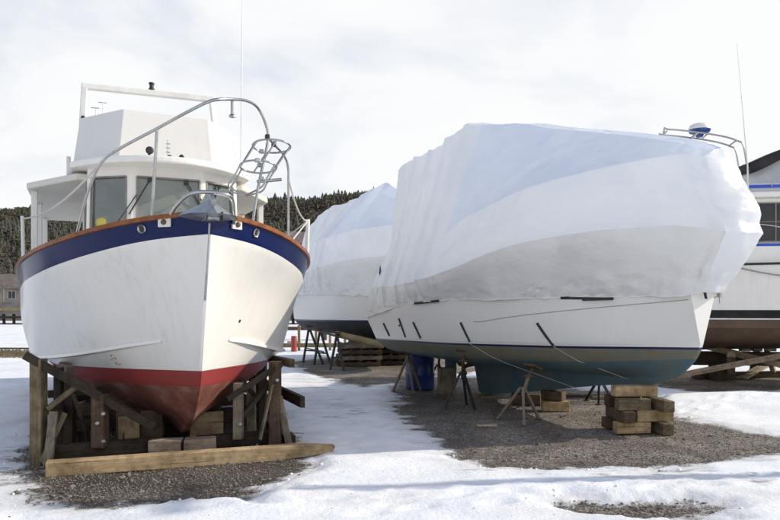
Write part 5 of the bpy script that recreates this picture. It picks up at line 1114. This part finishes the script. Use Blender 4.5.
    m = MB(); m.lathe(g, [(.10, 0), (.105, .03), (.105, .55), (.10, .575), (.02, .585)], 20); m.build('post', M['red_post'], T, smooth=40)
    m = MB(); m.bar(g+Vector((-.24, 0, .36)), g+Vector((.24, 0, .36)), .05, .05); m.build('cross_bar', M['tan'], T)
    # cradle of the cruiser
    C = thing('timber_cradle', 'low cradle of grey crossed timbers under the brown bottomed cruiser at right', 'cradle', tuple(gnd(735, 388)))
    def part(name, a_, b_, w, h, mat='timber_sun'):
        m = MB(); m.bar(a_, b_, w, h, jitter=.003); m.build(name, M[mat], C, bevel=.006)
    part('brace', at(701, 345, 15.6), at(782, 365, 14.5), .07, .13); part('brace', at(676, 376, 14.6), at(800, 352, 14.4), .06, .12); part('post', gnd(731, 379), at(731, 354, 14.9), .17, .14); part('post', gnd(766, 375)-Vector((0, .4, 0)), at(766, 348, 15.6), .10, .10, 'timber_pale')
    part('sill', gnd(693, 379)+Vector((0, 0, .08)), gnd(800, 377)+Vector((0, 0, .08)), .14, .14, 'timber_brown'); part('plank', gnd(735, 378)+Vector((.0, -.3, .03)), gnd(760, 374)+Vector((0, -.35, .28)), .26, .04, 'timber_pale')
    part('post', gnd(724, 375)+Vector((0, .3, 0)), at(724, 346, 15.9), .13, .13, 'timber_dark'); part('post', gnd(760, 375)+Vector((0, .4, 0)), at(758, 346, 15.9), .12, .12, 'timber_dark')
    part('keel_beam', Vector((6.0, 16.0, .50)), Vector((12.5, 14.9, .50)), .25, .3, 'timber_dark'); part('post', Vector((11.0, 15.2, 0)), Vector((11.0, 15.2, .4)), .3, .3, 'timber_dark'); part('post', Vector((7.4, 15.8, 0)), Vector((7.4, 15.8, .4)), .3, .3, 'timber_dark')
    for px in (740, 752, 766): part('block', at(px, 349, 15.7), at(px+9, 349, 15.7), .14, .10, 'timber_pale' if px != 752 else 'timber_grey')
    # an unseen pole added to the right beyond the frame: its thin shadow crosses the snow
    P = Vector((13.2, 8.0, 0)); T = thing('utility_pole', 'unseen pole right of the yard, put there for its shadow streak on the snow', 'pole', tuple(P))
    m = MB(); m.tube([P, P+Vector((0, 0, 9))], [.10, .085], 14); m.build('shaft', M['timber_grey'], T, smooth=60)
    m = MB(); m.bar(P+Vector((0, -.6, 8.4)), P+Vector((0, .6, 8.4)), .09, .11); m.build('cross_arm', M['timber_grey'], T)
build_props()
# ------------------------------------------------------------------ far shore: wharf, houses, wooded hill
def hill_z(x, y):
    px = CX+F*x/max(y, 1)
    t = min(1, max(0, (y-105)/170)); t = t*t*(3-2*t)*.75+t*.25
    ridge = 34+9.5*min(1, max(0, (x+150)/150))-6*min(1, max(0, (x-40)/160))
    z = ridge*t+2.2*noise.noise(Vector((x*.012, y*.012, .3)))*t*2+1.2*noise.noise(Vector((x*.04, y*.04, 2)))*t
    if y > 275: z -= (y-275)*.05
    return z+1.2*min(1, max(0, (y-78)/20))-1.3
def build_far():
    xs = np.arange(-420, 421, 6.0); ys = np.concatenate([np.arange(74, 300, 5.0), np.arange(300, 620, 30.0)])
    m = MB(); m.grid([[Vector((x, y, hill_z(x, y))) for x in xs] for y in ys])
    mt, nt, b = new_mat('hillside'); tc = N(nt, 'ShaderNodeTexCoord'); sp = N(nt, 'ShaderNodeSeparateXYZ'); nt.links.new(tc.outputs['Object'], sp.inputs[0])
    n = N(nt, 'ShaderNodeTexNoise', Scale=.09, Detail=9, Roughness=.7); nt.links.new(tc.outputs['Object'], n.inputs['Vector'])
    r = ramp(nt, [(.35, (.035, .033, .02)), (.5, (.07, .06, .04)), (.62, (.12, .105, .08)), (.70, (.22, .19, .16))]); nt.links.new(n.outputs[0], r.inputs[0])
    n2 = N(nt, 'ShaderNodeTexNoise', Scale=.35, Detail=8, Roughness=.7); nt.links.new(tc.outputs['Object'], n2.inputs['Vector'])
    lowm = N(nt, 'ShaderNodeMapRange'); nt.links.new(sp.outputs[2], lowm.inputs[0]); lowm.inputs[1].default_value = 1; lowm.inputs[2].default_value = 9; lowm.inputs[3].default_value = .2; lowm.inputs[4].default_value = -.1
    ad = N(nt, 'ShaderNodeMath', operation='ADD'); nt.links.new(n2.outputs[0], ad.inputs[0]); nt.links.new(lowm.outputs[0], ad.inputs[1])
    sr = ramp(nt, [(.60, (0, 0, 0)), (.66, (1, 1, 1))]); nt.links.new(ad.outputs[0], sr.inputs[0])
    mx = N(nt, 'ShaderNodeMixRGB'); nt.links.new(sr.outputs[0], mx.inputs[0]); nt.links.new(r.outputs[0], mx.inputs[1]); mx.inputs[2].default_value = (.6, .62, .66, 1)
    nt.links.new(mx.outputs[0], b.inputs['Base Color']); b.inputs['Roughness'].default_value = .95
    structure(m.build('hill', mt, None, smooth=60))
    # spruce forest on the hill: a mass of trees far away
    rng = random.Random(11); mb = MB(); cnt = 0
    def spruce(x, y, z, h, w, mi):
        tiers = 4; rot = rng.random()*6
        for k in range(tiers):
            z0 = z+h*(.08+.23*k); z1 = z+h*min(1, .42+.22*k) if k < tiers-1 else z+h; r = w*(1-.23*k)*(.85+.3*rng.random()); nseg = 6
            V = [(x+r*(.7+.6*rng.random())*math.cos(rot+k+6.283*j/nseg), y+r*(.7+.6*rng.random())*math.sin(rot+k+6.283*j/nseg), z0-h*.05*rng.random()) for j in range(nseg)]+[(x+.05*w*(rng.random()-.5), y, z1)]
            mb.add(V, [(j, (j+1) % nseg, nseg) for j in range(nseg)], mi)
    def bush(x, y, z, h, w):
        for k in range(9):
            an = rng.random()*6.28; rr = w*rng.random(); c = Vector((x+rr*math.cos(an), y+rr*math.sin(an), z+h*(.2+.7*rng.random()))); t = h*.35*(.5+rng.random())
            mb.add([c+Vector((rng.uniform(-1, 1), rng.uniform(-1, 1), rng.uniform(-1, 1)))*t for _ in range(4)], [(0, 1, 2), (0, 2, 3), (0, 3, 1), (1, 2, 3)], 2)
    N_ = 0
    while N_ < 15000:
        y = 118+(rng.random()**.75)*165; x = rng.uniform(-.66*y-4, .34*y+5)
        dens = noise.noise(Vector((x*.022, y*.03, 5)))+.35*noise.noise(Vector((x*.09, y*.09, 1)))
        lowf = max(0, (175-y)/60)
        if dens < -.14+.55*lowf+(.16 if x < -70 else 0): 
            if rng.random() < .4: bush(x, y, hill_z(x, y), 1.6, 1.4)
            N_ += .4; continue
        h = rng.uniform(1.4, 3.1)*(1.1 if dens > .2 else .9); h *= 1.5 if rng.random() < .06 else 1; spruce(x, y, hill_z(x, y)-.2, h, h*rng.uniform(.22, .42), 0 if rng.random() < .65 else 1); N_ += 1
    mb_far = mb.build('spruce_forest', [M['spruce'], mottled('lighter spruce', (.055, .057, .038), (.09, .08, .056), .9, .1), M['scrub']], None, recalc=False)
    mb_far['kind'] = 'stuff'; tag(mb_far, 'dark spruce forest mixed with bare brown scrub covering the hill', 'forest')
    # houses along the shore and one on the slope
    def house(name, label, x, y, z, w, d, h, rh, rz, wall, roof='roof', nwin=3):
        T = thing(name, label, 'house', (x, y, z), rz); B = lambda s, nm, mat, par=T, **k: s.build(nm, mat, par, world=False, **k)
        m = MB(); m.box((0, 0, h/2-.5), (w, d, h+1)); m.add([(-w/2, -d/2, h), (-w/2, d/2, h), (-w/2, 0, h+rh)], [(0, 1, 2)]); m.add([(w/2, -d/2, h), (w/2, d/2, h), (w/2, 0, h+rh)], [(0, 2, 1)]); B(m, 'wall', M[wall])
        m = MB(); e = .35
        for s in (-1, 1):
            A_ = Vector((0, s*(d/2+e), h-rh*e/(d/2))); rdg = Vector((0, 0, h+rh)); t = Vector((0, 0, .14))
            m.add([A_+Vector((-w/2-e, 0, 0)), A_+Vector((w/2+e, 0, 0)), rdg+Vector((w/2+e, 0, 0)), rdg+Vector((-w/2-e, 0, 0)), A_+Vector((-w/2-e, 0, 0))+t, A_+Vector((w/2+e, 0, 0))+t, rdg+Vector((w/2+e, 0, 0))+t, rdg+Vector((-w/2-e, 0, 0))+t], [(0, 1, 2, 3), (4, 5, 6, 7), (0, 1, 5, 4), (1, 2, 6, 5), (3, 0, 4, 7)])
        rf = B(m, 'roof', M[roof]); m = MB(); m.box((w*.22, .4, h+rh*.8), (.6, .6, 1.5)); B(m, 'chimney', M['rock'], rf)
        for k in range(nwin):
            xx = -w/2+w*(k+.5)/nwin
            m = MB(); m.box((xx, -d/2-.02, h*.58), (1.0, .06, 1.15)); wn = B(m, 'window', M['dark_glass']); m = MB()
            for (cx_, cz_, sx_, sz_) in ((0, .6, 1.2, .1), (0, -.6, 1.2, .1), (-.55, 0, .1, 1.2), (.55, 0, .1, 1.2), (0, 0, .05, 1.1)): m.box((xx+cx_, -d/2-.06, h*.58+cz_), (sx_, .08, sz_))
            B(m, 'window_frame', M['siding_pale'], wn)
        m = MB(); m.box((w*.30, -d/2-.03, 1.0), (.95, .08, 2.0)); B(m, 'door', M['timber_brown'])
    def hz(x, y): return hill_z(x, y)
    house('house', 'long low grey house with dull roof on the far shore at the left edge', -58.5, 108, hz(-58.5, 108)+1.6, 12, 6, 2.6, 2.0, .08, 'siding', nwin=4)
    house('house', 'brown roofed house farther left on the far shore, cut by the frame', -73, 112, hz(-73, 112)+1.2, 9, 6, 2.7, 2.2, -.1, 'siding_pale')
    house('house', 'small pale house on the wooded slope behind the rail of the navy banded boat', -20.5, 165, hz(-20.5, 165), 8, 7, 3.2, 2.8, .3, 'siding_pale')
    house('house', 'low shed on the far shore hidden behind the navy banded boat', -36, 106, hz(-36, 106)+.6, 8, 5, 2.4, 1.6, .05, 'siding_pale')
    # shore rocks
    mb = MB(); ico = bmesh.new(); bmesh.ops.create_icosphere(ico, subdivisions=2, radius=1); iv = [v.co.copy() for v in ico.verts]; fi = [[v.index for v in f.verts] for f in ico.faces]; ico.free()
    for k in range(520):
        x = rng.uniform(-90, 60); y = 77+23*rng.random()**1.5; s_ = rng.uniform(.25, 1.1); sd = Vector((rng.random()*50,)*3); z = hz(x, y)
        mb.add([Vector((x, y, z+s_*.25))+Vector((v.x*1.3, v.y, v.z*.75))*s_*(.8+.5*noise.noise(v*1.3+sd)) for v in iv], fi, 0)
    o = mb.build('shore_rocks', M['rock'], None, recalc=False); o['kind'] = 'stuff'; tag(o, 'grey and tan boulders piled along the far shoreline', 'rocks')
    # wharf on piles
    T = thing('wharf', 'long low wharf on piles along the far side of the frozen harbour', 'wharf', (-30, 62, 0)); q = lambda x, y, z: Vector((x, y, z))
    m = MB(); m.box((-25, 64, 1.05), (90, 5, .28)); m.build('deck', M['concrete'], T)
    m = MB(); m.box((-25, 61.45, 1.32), (90, .3, .26)); m.build('kerb', M['tan'], T)
    m = MB(); m.box((-25, 61.4, .62), (90, .2, .2)); m.build('waler', M['timber_dark'], T)
    for k in range(98):
        x = -69.5+k*.91; m = MB(); m.tube([(x+rng.uniform(-.08, .08), 61.6, -.1), (x, 61.6, .92)], .13, 8); m.build('pile', M['timber_dark'], T)
    # stone breakwater / retaining wall behind it
    m = MB(); m.box((-30, 76, 1.0), (110, 1.0, 2.0)); o = m.build('retaining_wall', M['rock'], None); tag(o, 'grey stone retaining wall along the far shore behind the wharf', 'wall')
    # snow fence of low rails near the edge of the yard, and a band of dead grass
    T = thing('rail_fence', 'low weathered rail fence at the edge of the yard behind the trestles', 'fence', tuple(gnd(300, 351)))
    for px in (282, 299, 316, 330, 345, 362, 380): 
        p = at(px, 350, 26.0); p.z = 0; m = MB(); m.bar(p, p+Vector((0, 0, .95)), .09, .09); m.build('post', M['tan'], T)
    p0, p1 = at(276, 350, 26.05), at(392, 350, 26.05)
    for z, w, mt_ in ((.20, .16, 'tan'),):
        m = MB(); m.bar(Vector((p0.x, p0.y, z)), Vector((p1.x, p1.y, z)), .04, w); m.build('rail', M[mt_], T)
    m = MB(); m.box((at(302, 328, 34).x, 34, .56), (3.0, .6, .16)); m.box((at(302, 328, 34).x-1.1, 34, .24), (.2, .5, .48)); m.box((at(302, 328, 34).x+1.1, 34, .24), (.2, .5, .48)); o = m.build('timber_trestle', M['timber_brown'], None, bevel=.02); tag(o, 'low dark timber trestle table on the snow beyond the red post', 'timber')
    def grass(name, x0, x1, y0, y1, n, h, label, mat):
        mb = MB()
        for k in range(n):
            x = rng.uniform(x0, x1); y = rng.uniform(y0, y1); hh = h*rng.uniform(.4, 1); dx = rng.uniform(-.12, .12); w = rng.uniform(.008, .02)
            mb.add([(x-w, y, 0), (x+w, y, 0), (x+dx, y+rng.uniform(-.1, .1), hh)], [(0, 1, 2)])
        o = mb.build(name, M[mat], None, recalc=False); o['kind'] = 'stuff'; tag(o, label, 'grass')
    grass('dead_grass', -19, -8.5, 21.6, 23.8, 9000, .30, 'dry tan grass poking through the snow at the left edge of the yard', 'tan')
    # utility pole by the houses
    T = thing('utility_pole', 'thin grey utility pole in front of the far house at the left edge', 'pole', (-55.8, 101, hz(-55.8, 101)))
    z = hz(-55.8, 101); m = MB(); m.tube([(-55.8, 101, z-.5), (-55.8, 101, z+5)], [.14, .10], 10); m.build('shaft', M['timber_grey'], T, smooth=60)
    m = MB(); m.bar((-56.6, 101, z+4.5), (-55.0, 101, z+4.5), .12, .12); m.build('cross_arm', M['timber_grey'], T)
    # a dark fence of short stakes on the harbour edge at left
    T = thing('stake_fence', 'dark slatted snow fence at the left edge beside the dry grass', 'fence', (-13, 24, 0))
    for k in range(60):
        x = -18.5+k*.13; m = MB(); m.bar((x, 24.2, 0), (x+rng.uniform(-.02, .02), 24.2, rng.uniform(.16, .24)), .035, .02); m.build('stake', M['timber_grey'], T)
    m = MB(); m.bar((-18.6, 24.22, .2), (-10.7, 24.22, .2), .02, .05); m.build('wire', M['timber_dark'], T)
build_far()
